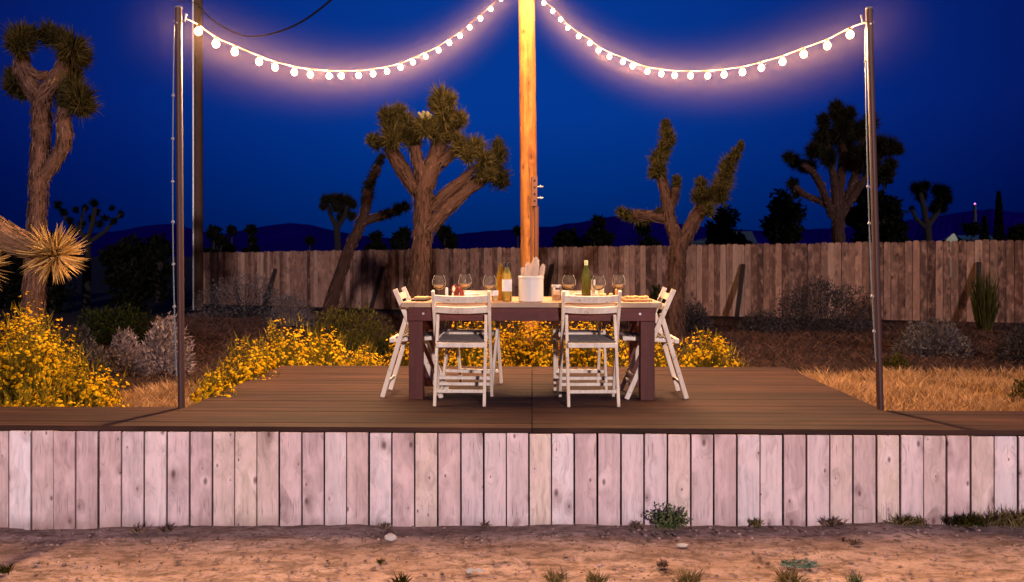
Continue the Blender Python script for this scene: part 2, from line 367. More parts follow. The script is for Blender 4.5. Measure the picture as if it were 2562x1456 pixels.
def mat_emit(name, col, s):
    t = NT(name); e = t.n('ShaderNodeEmission'); e.inputs[0].default_value = (*col, 1)
    t.l(t.math('MULTIPLY', t.math('MULTIPLY_ADD', t.n('ShaderNodeObjectInfo').outputs['Random'], 0.6, 0.7), s), e.inputs[1])
    t.l(e.outputs[0], t.out.inputs[0]); return t.m
BULB_W = 72.0
def mat_bulb():
    t = NT('glowing_bulb'); lw = t.n('ShaderNodeLayerWeight'); lw.inputs[0].default_value = .5
    c = t.ramp(lw.outputs['Facing'], [(.2, (1.0, .80, .46)), (.75, (1.0, .46, .10))]); k = t.ramp(lw.outputs['Facing'], [(.2, 1.0), (.95, .22)])
    e = t.n('ShaderNodeEmission'); t.l(c, e.inputs[0]); t.l(t.math('MULTIPLY', k, t.math('MULTIPLY_ADD', t.n('ShaderNodeObjectInfo').outputs['Random'], 4.0, 6.0)), e.inputs[1])
    tr = t.n('ShaderNodeBsdfTransparent'); a = t.n('ShaderNodeAddShader'); t.l(e.outputs[0], a.inputs[0]); t.l(tr.outputs[0], a.inputs[1]); t.l(a.outputs[0], t.out.inputs[0])
    t.m.cycles.emission_sampling = 'NONE'; return t.m
M['bulb'] = mat_bulb()
M['beacon'] = mat_emit('pink_beacon', (0.9, 0.25, 0.8), 2.5)

def mat_ground():
    t = NT('desert_soil'); o = t.obj(); sep = t.n('ShaderNodeSeparateXYZ'); t.l(o, sep.inputs[0])
    n1 = t.noise(t.mapping(o, (1, 2.2, 1)), 1.6, 6, 0.65); n2 = t.noise(t.mapping(o, (1, 1.6, 1)), 14, 5, 0.7); n3 = t.noise(o, 90, 3, 0.7)
    sand = t.mix(t.ramp(n1, [(0.35, 0.0), (0.65, 1.0)]), (0.42, 0.27, 0.225), (0.70, 0.49, 0.43))
    sand = t.mix(t.ramp(n2, [(0.38, 0.8), (0.50, 0.0)]), sand, (0.19, 0.125, 0.095))
    n4 = t.noise(t.mapping(o, (1, 2.6, 1)), 4.0, 6, 0.75); sand = t.mix(t.ramp(n4, [(0.48, 0.0), (0.60, 0.75)]), sand, (0.20, 0.13, 0.10))
    wall = t.ramp(t.math('ADD', sep.outputs[1], t.math('MULTIPLY_ADD', n4, 0.5, -0.25)), [(0.0, 0.0), (1.0, 0.0)])
    wd = t.math('MULTIPLY_ADD', t.math('ADD', sep.outputs[1], t.math('MULTIPLY_ADD', n4, 0.4, -0.2)), 8.0, -38.6, clamp=True); sand = t.mix(t.math('MULTIPLY', wd, 0.32), sand, (0.17, 0.125, 0.11))  # deck's shade along the wall foot put into the sand colour
    sand = t.mix(t.ramp(n3, [(0.3, 0.5), (0.5, 0.0)]), sand, (0.2, 0.12, 0.085))
    # greyer strip: shade painted into the soil below the boards
    wall_shade = t.math('MULTIPLY', t.ramp(t.math('ADD', t.math('MULTIPLY', sep.outputs[1], 0.5), t.math('MULTIPLY', n2, 0.25)), [(0.52, 0.0), (0.60, 0.0), (0.66, 1.0), (1.0, 1.0)]), 0.0)
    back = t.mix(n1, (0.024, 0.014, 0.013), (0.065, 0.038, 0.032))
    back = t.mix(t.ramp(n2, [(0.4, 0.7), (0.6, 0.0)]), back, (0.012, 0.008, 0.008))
    far = t.ramp(t.math('MULTIPLY', sep.outputs[1], 0.01), [(0.15, 0.0), (0.28, 1.0)]); back = t.mix(far, back, (0.0025, 0.003, 0.007))  # far soil darkened to paint in the light falloff
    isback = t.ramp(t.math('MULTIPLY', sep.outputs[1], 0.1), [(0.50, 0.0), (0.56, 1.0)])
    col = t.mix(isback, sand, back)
    shade_mask = t.ramp(t.math('ADD', t.math('MULTIPLY', sep.outputs[1], 1.0), t.math('MULTIPLY_ADD', n1, 0.5, -0.25)), [(0.0, 0.0), (1.0, 0.0)])
    h = t.math('ADD', t.math('MULTIPLY', n2, 1.0), t.math('MULTIPLY', n3, 0.4))
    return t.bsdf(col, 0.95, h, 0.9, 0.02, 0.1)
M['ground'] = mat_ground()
def mat_hill():
    t = NT('far_blue_hills'); n1 = t.noise(t.obj(), 0.004, 6, 0.6)
    return t.bsdf(t.mix(n1, (0.002, 0.0003, 0.06), (0.005, 0.002, 0.11)), 1.0, None, spec=0.0)  # blue of distant air is put into the hill colour
M['hill'] = mat_hill()

# ------------------------------------------------------------------ ground
def axis_vals(segs):
    out = []
    for a, b, st in segs:
        n = max(1, int(round((b - a) / st))); out += [a + (b - a) * i / n for i in range(n)]
    out.append(segs[-1][1]); return out
def build_ground():
    xs = axis_vals([(-5000, -600, 1100), (-600, -60, 135), (-60, -14, 9), (-14, -4.2, 1.1), (-4.2, 4.2, 0.06), (4.2, 14, 1.1), (14, 60, 9), (60, 600, 135), (600, 5000, 1100)])
    ys = axis_vals([(-60, 0, 20), (0, 3.6, 0.6), (3.6, 5.3, 0.04), (5.3, 9, 0.2), (9, 30, 1.0), (30, 90, 6), (90, 600, 85), (600, 7000, 1280)])
    mb = MB(); W = len(xs)
    for y in ys:
        for x in xs:
            z = gz(x, y)
            near = 1.0 if abs(x) < 6 and y < 8 else 0.0
            if near:
                z += 0.012 * noise.noise((x * 1.7, y * 2.5, 0)) + 0.012 * noise.noise((x * 5, y * 9, 3)) + 0.006 * noise.noise((x * 14, y * 22, 7))
                k = max(0.0, 1 - (5.09 - y) / 0.22) if y < 5.09 else 1.0
                z += 0.012 * k * (1 + noise.noise((x * 2.1, 0, 5)))
            mb.v.append((x, y, z))
    for j in range(len(ys) - 1):
        for i in range(W - 1):
            a = j * W + i; mb.face((a, a + 1, a + W + 1, a + W))
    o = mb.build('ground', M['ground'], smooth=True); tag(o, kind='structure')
build_ground()
def build_hills():
    prof = [(-900, 600), (-500, 585), (-200, 560), (0, 575), (150, 590), (300, 577), (380, 562), (430, 560), (480, 572), (540, 588), (600, 578), (660, 566), (720, 557), (770, 562), (830, 575), (900, 590), (1000, 597), (1100, 588),
            (1200, 580), (1300, 572), (1380, 566), (1450, 556), (1520, 543), (1560, 538), (1620, 545), (1700, 560), (1800, 572), (1900, 577), (2000, 575), (2100, 570), (2200, 560), (2300, 548), (2380, 535), (2440, 526), (2480, 523), (2530, 530), (2600, 536), (2800, 520), (3100, 545), (3500, 590)]
    mb = MB(); D = 4200
    pts = []
    for (x0, y0), (x1, y1) in zip(prof, prof[1:]):
        n = max(1, int((x1 - x0) / 14))
        for i in range(n):
            t = i / n; x = x0 + (x1 - x0) * t
            pts.append((x, y0 + (y1 - y0) * t + 2.2 * noise.noise((x * 0.03, 0, 0)) + 1.0 * noise.noise((x * 0.11, 0, 4))))
    rows = []
    for x, y in pts:
        top = at(x, y, D); b = at(x, 641, D - 900); b.z = -20
        m1 = at(x, 641, D - 400); m1.z = EYE + (top.z - EYE) * (0.42 + 0.12 * noise.noise((x * 0.02, 3, 0)))
        back = at(x, 641, D + 900); back.z = -20
        rows.append((b, m1, top, back))
    for r0, r1 in zip(rows, rows[1:]):
        for k in range(3): mb.quad(r0[k], r1[k], r1[k + 1], r0[k + 1])
    o = mb.build('hills', M['hill'], smooth=False); tag(o, kind='structure')
build_hills()

# ------------------------------------------------------------------ deck
DZ = 0.63; FY = 5.11; BY = 5.75; XB = 2.45; YB = 7.97
def build_deck():
    t = thing('wooden_deck', 'low brown timber platform with pale vertical board skirt, table standing on it', 'deck', (0, FY, 0))
    def planks(mb, x0, x1, y0, y1, n, joints):
        w = (y1 - y0) / n
        for i in range(n):
            cuts = [x0] + sorted(joints(i)) + [x1]
            for a, b in zip(cuts, cuts[1:]):
                gap = 0.003 + (0.004 if random.random() < 0.25 else 0)
                mb.box(((a + b) / 2, y0 + w * (i + .5) - FY, DZ - 0.016 + random.uniform(-.0012, .0012)), (b - a - 0.004, w - gap, 0.032), None, random.random())
    mb = MB(); planks(mb, -6, 6, FY, BY, 5, lambda i: [0.0, -3.66, 3.66]); mb.build('walkway', M['deck'], t, bevel=0.003)
    mb = MB(); planks(mb, -XB, XB, BY + 0.004, YB, 16, lambda i: [0.0]); mb.build('platform', M['deck'], t, bevel=0.003)
    mb = MB(); x = -6.0
    while x < 6.0:
        w = 0.1325 + random.uniform(-0.002, 0.002); g = random.choice([0.007, 0.010, 0.011, 0.013])
        rot = Matrix.Rotation(random.uniform(-.0025, .0025), 3, 'Y') @ Matrix.Rotation(random.uniform(-.012, .012), 3, 'Z')
        mb.box((x + w / 2, -0.012 + random.uniform(-.003, .003), 0.285 + random.uniform(-.003, .001)), (w, 0.020, 0.626), rot, random.random())
        x += w + g
    mb.build('board_skirt', M['skirt'], t, bevel=0.003)
    mb = MB()
    for y, z0 in ((0.055, 0.5), (0.62, 0.5)): mb.box((0, y, z0), (12, 0.045, 0.19))
    for y in (0.75, 1.6, 2.82): mb.box((0, y, 0.5), (4.8, 0.045, 0.19))
    for x in (-2.42, 2.42): mb.box((x, 1.78, 0.5), (0.045, 2.0, 0.185))
    mb.build('frame', M['brace'], t)
build_deck()

# ------------------------------------------------------------------ fence
FA, FB = Vector((*at(506, 641, 28.9).xy, 0.0)), Vector((*at(2560, 641, 17.3).xy, 0.0))
def fence_base(s):  # s in metres from FA
    u = s / (FB - FA).length; return 0.0 + 0.22 * u
def build_fence():
    d = (FB - FA); L = d.length; d.normalize(); n = Vector((d.y, -d.x, 0))  # n points to the camera side
    t = thing('picket_fence', 'long weathered plank fence closing off the yard behind the deck', 'fence', FA, math.atan2(d.y, d.x))
    mb = MB(); s = 0.0
    while s < L + 4.5:
        w = 0.14 + random.uniform(-.004, .004); z0 = fence_base(s); h = 1.83 + random.uniform(-.02, .02); o = random.uniform(-.006, .006); th = 0.018
        r = random.random(); k = 0.032; l = random.uniform(-.006, .006)
        prof = [(0, -0.15), (w, -0.15), (w + l, h - k), (w - k * .5 + l, h - k * .25), (w - k + l, h), (k + l, h), (k * .5 + l, h - k * .25), (l, h - k)]
        b = len(mb.v)
        for yy in (-th / 2 + o, th / 2 + o):
            for x, z in prof: mb.v.append((s + x, yy, z0 + z))
        m = len(prof)
        mb.face(tuple(b + i for i in range(m)), r); mb.face(tuple(b + m + i for i in range(m))[::-1], r)
        for i in range(m): mb.face((b + i, b + (i + 1) % m, b + m + (i + 1) % m, b + m + i), r)
        s += w + random.choice([0.004, 0.007, 0.011])
    mb.build('pickets', M['fence'], t)
    mb = MB()
    for z in (0.4, 1.0, 1.55): mb.box((L / 2 + 2, 0.035, z + 0.11), (L + 4.5, 0.038, 0.09), Matrix.Rotation(-0.22 / L, 3, 'Y'))
    mb.build('rails', M['brace'], t)
    inv = Matrix.Rotation(-math.atan2(d.y, d.x), 3, 'Z')
    for px, lo, hi in ((690, .05, 1.25), (960, .0, 1.30), (1384, .0, 1.35), (1862, .0, 1.33), (2448, .0, 1.35)):
        # where this picture column meets the fence line
        best = min((abs(((FA + d * q).x * RT.x + (FA + d * q).y * RT.y) / ((FA + d * q).x * FW.x + (FA + d * q).y * FW.y) - (px - HX) / F_PX), q) for q in [i * 0.05 for i in range(int((L + 4) / .05))])
        q = best[1]; z = fence_base(q)
        mb = MB(); mb.bar((q, -0.035, z + hi), (q - 0.05, -0.62, z - 0.1), 0.09, 0.09); mb.build('brace', M['brace'], t)
build_fence()

# ------------------------------------------------------------------ poles and posts
def post(x, y, top, lean, label, hook):
    t = thing('light_post', label, 'post', (x, y, DZ - 0.45), 0, 'slim brown steel posts at the platform corners')
    mb = MB(); H = top - DZ + 0.45
    mb.tube([(0, 0, 0), (lean * .5, 0, H * .5), (lean, 0, H)], 0.0235, 16); mb.build('shaft', M['steel'], t, smooth=False)
    mb = MB(); mb.tube([(lean, 0, H), (lean, 0, H + 0.012)], [0.027, 0.022], 16); mb.build('cap', M['grey_metal'], t)
    mb = MB(); z = H - 0.09
    mb.tube([(lean - .03 * hook, 0, z), (lean + 0.045 * hook, 0, z), (lean + 0.055 * hook, 0, z + .05)], 0.007, 8)
    mb.tube([(lean, -.03, z - .02), (lean, .03, z - .02)], 0.006, 8)
    mb.build('hook', M['grey_metal'], t)
    return t
pl = at(455, 1015, 5.78); pr = at(2206, 1022, 5.735)
post(pl.x, pl.y, 3.45, -0.025, 'brown steel post at the left corner of the platform, dark utility pole close behind it', 1)
post(pr.x, pr.y, 3.43, -0.09, 'brown steel post at the right corner of the platform, leaning slightly left at the top', -1)

def hanging_cord(px, y0, y1, d, nodes, sway, label):
    p0 = at(px, y0, d); t = thing('hanging_cord', label, 'cord', p0, 0, 'loose cords with empty sockets')
    def pos(y):
        u = (y - y0) / (y1 - y0)
        q = at(px + sway(u), y, d); return q - p0
    mb = MB(); mb.tube([pos(y0 + (y1 - y0) * i / 24) for i in range(25)], 0.0042, 6); mb.build('cord', M['clearcord'], t)
    for y in nodes:
        mb = MB(); c = pos(y); mb.lathe([(0.004, 0.016), (0.008, 0.012), (0.012, 0.002), (0.012, -0.003), (0.004, -0.006)], 10, c)
        mb.build('socket', M['socket'], t, smooth=True)
hanging_cord(436, 62, 940, 5.72, [240, 348, 455, 556, 662, 768], lambda u: -8 * math.sin(u * 2.2) + 12 * u * u, 'thin loose cord with empty sockets hanging beside the left steel post')
hanging_cord(2164, 70, 905, 5.66, [155, 468, 560, 742, 830], lambda u: 2 * math.sin(u * 3) + 26 * u ** 2.2, 'thin loose cord with empty sockets hanging beside the right steel post')

def big_pole():
    d = 12.0; base = at(1327, 641, d); base.z = gz(base.x, base.y) - 0.3; top = at(1316, -120, d)
    t = thing('timber_pole', 'tall golden round timber pole behind the table carrying both light strings', 'pole', base)
    v = top - base; mb = MB()
    N = 40; mb.tube([v * (i / N) + Vector((0.006 * noise.noise((i * .4, 0, 0)), 0, 0)) for i in range(N + 1)], [0.132 - 0.016 * i / N + .002 * noise.noise((i * .7, 2, 0)) for i in range(N + 1)], 28)
    mb.build('shaft', M['pole'], t, smooth=True)
    yf = 12.0 - 0.14
    # bracket board with four holes, a splitter slot below, and through bolts
    a = at(1337, 442, yf) - base; b = at(1336, 516, yf) - base
    mb = MB(); mb.bar(a, b, 0.085, 0.05); br = mb.build('bracket', M['iron'], t, bevel=.004)
    for py in (452, 469, 486, 503):
        c = at(1337, py, yf - 0.03) - base; mb = MB(); mb.tube([c, c + Vector((0, 0.006, 0))], 0.017, 10); mb.build('hole', M['hole'], br)
    for py in (467, 495):
        mb = MB(); c = at(1337, py, yf + 0.06) - base; mb.tube([c + Vector((-.09, 0, 0)), c + Vector((0.125, 0, 0))], 0.011, 8); mb.tube([c + Vector((0.08, 0, 0)), c + Vector((0.09, 0, 0))], 0.024, 8); mb.build('bolt', M['grey_metal'], t)
    mb = MB(); a = at(1329, 516, yf + .012) - base; b = at(1329, 700, yf + .012) - base; mb.tube([a, b], 0.017, 8); mb.build('dark_cable', M['iron'], t)
    mb = MB(); a = at(1341, 516, yf + .03) - base; b = at(1341, 740, yf + .03) - base; mb.tube([a, b], 0.038, 12); mb.build('conduit', M['iron'], t)
    return t
big_pole()
def utility_pole():
    d = 25.5; base = at(497, 641, d); base.z = -0.3; top = at(496, -160, d)
    t = thing('utility_pole', 'dark weathered utility pole with grey conduit, close behind the left steel post', 'pole', base)
    v = top - base; mb = MB(); mb.tube([v * (i / 10) for i in range(11)], [0.14 - .015 * i / 10 for i in range(11)], 20); mb.build('shaft', M['darkpole'], t, smooth=True)
    mb = MB(); o = Vector((-0.155, -0.03, 0)); mb.tube([o, o + v * .86], 0.026, 10); mb.build('conduit', M['grey_metal'], t)
    mb = MB(); o = Vector((-0.1, -0.12, 0)); mb.tube([o, o + v * .9], 0.012, 6); mb.build('ground_wire', M['clearcord'], t)
utility_pole()
def wire(pts, d0, d1, r, label):
    P = [at(x, y, d0 + (d1 - d0) * i / (len(pts) - 1)) for i, (x, y) in enumerate(pts)]
    # smooth
    Q = []
    for i in range(len(P) - 1):
        p0 = P[max(i - 1, 0)]; p1 = P[i]; p2 = P[i + 1]; p3 = P[min(i + 2, len(P) - 1)]
        for k in range(6):
            s = k / 6; Q.append(0.5 * ((2 * p1) + (p2 - p0) * s + (2 * p0 - 5 * p1 + 4 * p2 - p3) * s * s + (3 * p1 - p0 - 3 * p2 + p3) * s ** 3))
    Q.append(P[-1]); mb = MB(); mb.tube(Q, r, 6); o = mb.build('overhead_wire', M['blackcord']); tag(o, label, 'wire', 'overhead wires at the utility pole')
wire([(497, 14), (528, 46), (570, 74), (615, 90), (660, 88), (710, 75), (765, 48), (830, -2), (900, -70)], 25.3, 15.0, 0.022, 'black overhead wire sagging from the utility pole up to the right')
wire([(300, -60), (380, -26), (440, 0), (470, 5), (496, 8)], 25.3, 25.3, 0.014, 'thin black overhead wire running left from the utility pole top')

# ------------------------------------------------------------------ string lights
bulbs_l = [(496, 79), (540, 110), (587, 130), (648, 155), (688, 169), (736, 181), (776, 187), (823, 190), (854, 190), (897, 189), (933, 185), (968, 179), (1002, 169), (1033, 156), (1065, 142), (1097, 126), (1124, 108), (1151, 90), (1175, 69), (1202, 47), (1228, 23), (1253, -2), (1276, -28)]
bulbs_r = [(1360, 8), (1382, 28), (1402, 49), (1420, 70), (1447, 91), (1475, 108), (1497, 126), (1524, 142), (1558, 155), (1582, 166), (1619, 179), (1654, 185), (1687, 189), (1727, 190), (1770, 190), (1811, 187), (1857, 181), (1904, 170), (1957, 155), (2010, 136), (2069, 115), (2126, 87)]
def cam_xy(p): return p.x * RT.x + p.y * RT.y, p.x * FW.x + p.y * FW.y
def on_line(px, A, B):
    ax, ad = cam_xy(A); bx, bd = cam_xy(B); s = (px - HX) / F_PX
    return (s * ad - ax) / ((bx - ax) - s * (bd - ad))
LENS_BLOOM = []
def string(A, B, bl, label):
    t = thing('string_lights', label, 'string lights', A, 0, 'strings of glowing round bulbs')
    AB = B - A; P = []
    for px, py in bl:
        u = on_line(px, A, B); d = cam_xy(A + AB * u)[1]; p = at(px, py, d); P.append((u, p))
    P.sort()
    drop = 0.05
    cab = [A] + [p + Vector((0, 0, drop)) for _, p in P] + [B]
    # smooth cable through the socket tops
    Q = []
    for i in range(len(cab) - 1):
        p0 = cab[max(i - 1, 0)]; p1 = cab[i]; p2 = cab[i + 1]; p3 = cab[min(i + 2, len(cab) - 1)]
        for k in range(4):
            s = k / 4; Q.append(0.5 * ((2 * p1) + (p2 - p0) * s + (2 * p0 - 5 * p1 + 4 * p2 - p3) * s * s + (3 * p1 - p0 - 3 * p2 + p3) * s ** 3) - A)
    Q.append(B - A); mb = MB(); mb.tube(Q, 0.005, 6); mb.build('cable', M['stringcable'], t)
    # all bulbs share one mesh
    bm = MB(); bm.lathe([(0.0, -0.030), (0.013, -0.027), (0.023, -0.018), (0.0285, -0.005), (0.0285, 0.006), (0.023, 0.018), (0.011, 0.030)], 12)
    sm = MB(); sm.lathe([(0.012, 0.028), (0.013, 0.04), (0.009, 0.054)], 10)
    b0 = s0 = l0 = None
    if 'bulb_lamp' in bpy.data.lights: ld = bpy.data.lights['bulb_lamp']
    else:
        ld = bpy.data.lights.new('bulb_lamp', 'POINT'); ld.energy = BULB_W; ld.color = (1.0, 0.58, 0.28); ld.shadow_soft_size = 0.02
    for u, p in P:
        d = cam_xy(p)[1]
        if b0 is None:
            b0 = bm.build('bulb', M['bulb'], t, smooth=True); b0.location = p - A; s0 = sm.build('socket', M['stringcable'], b0); l0 = bpy.data.objects.new('lamp', ld); C.objects.link(l0); l0.parent = b0
        else:
            b = b0.copy(); C.objects.link(b); b.parent = t; b.location = p - A
            q = s0.copy(); C.objects.link(q); q.parent = b; q = l0.copy(); C.objects.link(q); q.parent = b
    LENS_BLOOM.append((A, B, P))
    return t
A_l = at(462, 45, 5.80); B_c = at(1300, 641, 12.0); B_c.z = 5.75
A_r = at(2166, 55, 5.72); B_r = at(1335, 641, 12.0); B_r.z = 5.75
string(A_l, B_c, bulbs_l, 'sagging string of round bulbs from the left steel post to the timber pole')
string(A_r, B_r, bulbs_r, 'sagging string of round bulbs from the right steel post to the timber pole')

# lens bloom imitated by an added scattering volume, densest next to the bulbs
def bloom_haze(A, B, P, label):
    h = (B - A); h.z = 0; L = h.length; hx = h.normalized(); rz = math.atan2(hx.y, hx.x)
    pts = [((p - A).dot(hx), p.z - A.z) for _, p in P]
    # least squares z = a + b s + c s^2
    import numpy as np
    X = np.array([[1, s, s * s] for s, _ in pts]); zc = np.linalg.lstsq(X, np.array([z for _, z in pts]), rcond=None)[0]
    a, b, c = [float(q) for q in zc]; RAD = 0.64
    mb = MB(); N = 20
    mb.tube([(L * i / N, 0, a + b * (L * i / N) + c * (L * i / N) ** 2) for i in range(-1, N + 2)], RAD, 12)
    t = NT('lens_bloom_volume'); sp = t.n('ShaderNodeSeparateXYZ'); t.l(t.obj(), sp.inputs[0])
    s, n, z = sp.outputs
    zz = t.math('SUBTRACT', z, t.math('ADD', t.math('MULTIPLY_ADD', s, b, a), t.math('MULTIPLY', t.math('MULTIPLY', s, s), c)))
    sl = t.math('MULTIPLY_ADD', s, 2 * c, b); cosf = t.math('DIVIDE', 1.0, t.math('SQRT', t.math('ADD', 1.0, t.math('MULTIPLY', sl, sl))))
    zz = t.math('MULTIPLY', zz, cosf)
    dd = t.math('SQRT', t.math('ADD', t.math('MULTIPLY', zz, zz), t.math('MULTIPLY', n, n)))
    f = t.math('SUBTRACT', 1.0, t.math('DIVIDE', dd, RAD * 0.93), clamp=True)
    dens = t.math('MULTIPLY', t.math('POWER', f, 3.4), BLOOM_D)
    v = t.n('ShaderNodeVolumeScatter'); v.inputs['Color'].default_value = (1.0, 0.72, 0.58, 1); t.l(dens, v.inputs['Density']); v.inputs['Anisotropy'].default_value = 0.0
    t.l(v.outputs[0], t.out.inputs['Volume'])
    o = mb.build('bloom_haze', t.m); o.location = A; o.rotation_euler = (0, 0, rz)
    tag(o, label, 'bloom_haze', 'added bloom volumes around the light strings', 'stuff')
BLOOM_D = 0.031
bloom_haze(*LENS_BLOOM[0], 'soft violet bloom glow, an added volume around the left string of bulbs')
bloom_haze(*LENS_BLOOM[1], 'soft violet bloom glow, an added volume around the right string of bulbs')

# ------------------------------------------------------------------ table
TX0, TX1, TY0, TY1, TZ = -0.965, 0.955, 6.03, 6.93, 1.36
def build_table():
    cx, cy = (TX0 + TX1) / 2, (TY0 + TY1) / 2; W = TX1 - TX0; D = TY1 - TY0; H = TZ - DZ
    t = thing('dining_table', 'rectangular wooden dining table with honey coloured top and plum brown legs', 'table', (cx, cy, DZ))
    mb = MB()
    n = 6; w = D / n
    for i in range(n): mb.box((0, -D / 2 + w * (i + .5), H - 0.019), (W - 0.19, w - 0.0015, 0.034), None, random.random())
    mb.build('tabletop', M['tabletop'], t, bevel=.003)
    for s in (-1, 1):
        mb = MB(); mb.box((s * (W / 2 - 0.0465), 0, H - 0.0185), (0.093, D + .004, 0.037), None, .8); mb.build('end_board', M['tableedge'], t, bevel=.003)
    mb = MB(); mb.box((0, -D / 2 - 0.0065, H - 0.0185), (W - 0.19, 0.013, 0.036), None, .4); mb.build('front_edge', M['tableedge'], t, bevel=.002)
    for y, nm in ((-D / 2 + 0.045, 0), (D / 2 - 0.045, 1)):
        mb = MB(); mb.box((0, y, H - 0.037 - 0.052), (W - 0.09, 0.036, 0.1), None, .5); mb.build('apron', M['apron'], t, bevel=.003)
    for s in (-1, 1):
        mb = MB(); mb.box((s * (W / 2 - 0.062), 0, H - 0.037 - 0.052), (0.034, D - 0.13, 0.1), None, .9); mb.build('apron', M['apron'], t, bevel=.003)
    for sx in (-1, 1):
        for sy in (-1, 1):
            mb = MB(); mb.box((sx * (W / 2 - 0.098), sy * (D / 2 - 0.118), (H - 0.04) / 2), (0.105, 0.105, H - 0.04), None, .3 + .3 * random.random()); mb.build('leg', M['leg'], t, bevel=.004)
    for s in (-1, 1):
        mb = MB(); mb.tube([(s * (W / 2 - 0.16), -D / 2 + 0.028, H - 0.085), (s * (W / 2 - 0.16), -D / 2 + 0.020, H - 0.085)], 0.009, 10); mb.build('bolt_head', M['grey_metal'], t)
    return t
build_table()

# ------------------------------------------------------------------ folding chairs
def make_chair(label, loc, rz):
    t = thing('folding_chair', label, 'chair', loc, rz, 'white wooden folding chairs around the table')
    HW = 0.205; X = Vector((1, 0, 0))
    ff, top = Vector((0, .227, 0)), Vector((0, -.126, .82))
    piv = ff.lerp(top, .62 / .82); rf = Vector((0, -.226, 0))
    for s in (-1, 1):
        o = Vector((s * (HW - 0.002), 0, 0)); mb = MB(); mb.bar(ff + o, top + o, 0.022, 0.036, X, random.random()); mb.build('backrest_post', M['chair'], t, bevel=.004)
    for s in (-1, 1):
        o = Vector((s * (HW - 0.028), 0, 0)); mb = MB(); mb.bar(rf + o, piv + o + (piv - rf).normalized() * .02, 0.022, 0.034, X, random.random()); mb.build('rear_leg', M['chair'], t, bevel=.004)
    def slat(z, h):
        """curved back slat"""
        mb = MB(); N = 10; c = ff.lerp(top, z / .82); up = (top - ff).normalized(); nn = Vector((0, up.z, -up.y)) * -1
        rows = []
        for i in range(N + 1):
            x = -HW + 0.010 + (2 * HW - 0.020) * i / N; bow = 0.022 * (1 - (x / HW) ** 2)
            q = c + Vector((x, 0, 0)) + nn * bow
            rows.append([q + up * (h / 2) + nn * .006, q + up * (h / 2) - nn * .006, q - up * (h / 2) - nn * .006, q - up * (h / 2) + nn * .006])
        b = len(mb.v); r = random.random()
        for rw in rows: mb.v += [tuple(p) for p in rw]
        for i in range(N):
            for k in range(4):
                mb.face((b + i * 4 + k, b + i * 4 + (k + 1) % 4, b + (i + 1) * 4 + (k + 1) % 4, b + (i + 1) * 4 + k), r)
        mb.face((b, b + 1, b + 2, b + 3)[::-1], r); mb.face(tuple(b + N * 4 + k for k in range(4)), r)
        mb.build('backrest_slat', M['chair'], t)
    slat(0.765, 0.052); slat(0.685, 0.050)
    # seat: two side rails, front and rear rails, dark cross slats
    z0, z1 = .432, .452; y0, y1 = -.155, .235
    mb = MB()
    for s in (-1, 1): mb.bar((s * (HW - .052), y0, z0), (s * (HW - .052), y1, z1), 0.022, 0.03, X, .5)
    mb.bar((-HW + .03, y0, z0 - .001), (HW - .03, y0, z0 - .001), 0.034, 0.034, Vector((0, 0, 1)), .6)
    mb.bar((-HW + .03, y1, z1 - .001), (HW - .03, y1, z1 - .001), 0.034, 0.034, Vector((0, 0, 1)), .6)
    mb.build('seat_frame', M['chair'], t, bevel=.004)
    mb = MB(); n = 9
    for i in range(n):
        u = (i + .5) / n; y = y0 + .022 + (y1 - y0 - .044) * u; z = z0 + (z1 - z0) * u + .019
        mb.box((0, y, z), (2 * HW - .066, 0.027, 0.009), None, random.random())
    mb.build('seat_slats', M['seat'], t, bevel=.002)
    for a, b, u, wd, nm in ((rf, piv, .17, HW - .035, 'rear_rung'), (ff, top, .18, HW - .01, 'front_rung'), (ff, top, .12, HW - .01, 'front_rung')):
        c = a.lerp(b, u); mb = MB(); mb.bar(c - X * wd, c + X * wd, 0.024, 0.016, Vector((0, 0, 1)), random.random()); mb.build(nm, M['chair'], t, bevel=.003)
    return t
ch = make_chair('white folding chair with its back to us, near side of table left of the crock', (-0.513, 6.045, DZ), R(-.8))
copy_tree(ch, (0.4265, 6.045, DZ), R(2.5), 'white folding chair with its back to us, near side of table right of the crock')
copy_tree(ch, (-0.475, 6.72, DZ), R(180 - 11), 'white folding chair facing us from the far side of table behind the red jug')
copy_tree(ch, (0.385, 6.735, DZ), R(180), 'white folding chair facing us from the far side of table behind the green bottle')
copy_tree(ch, (-0.91, 6.375, DZ), R(-90), 'white folding chair seen side on at the left end of the table')
copy_tree(ch, (0.935, 6.365, DZ), R(90), 'white folding chair seen side on at the right end of the table')

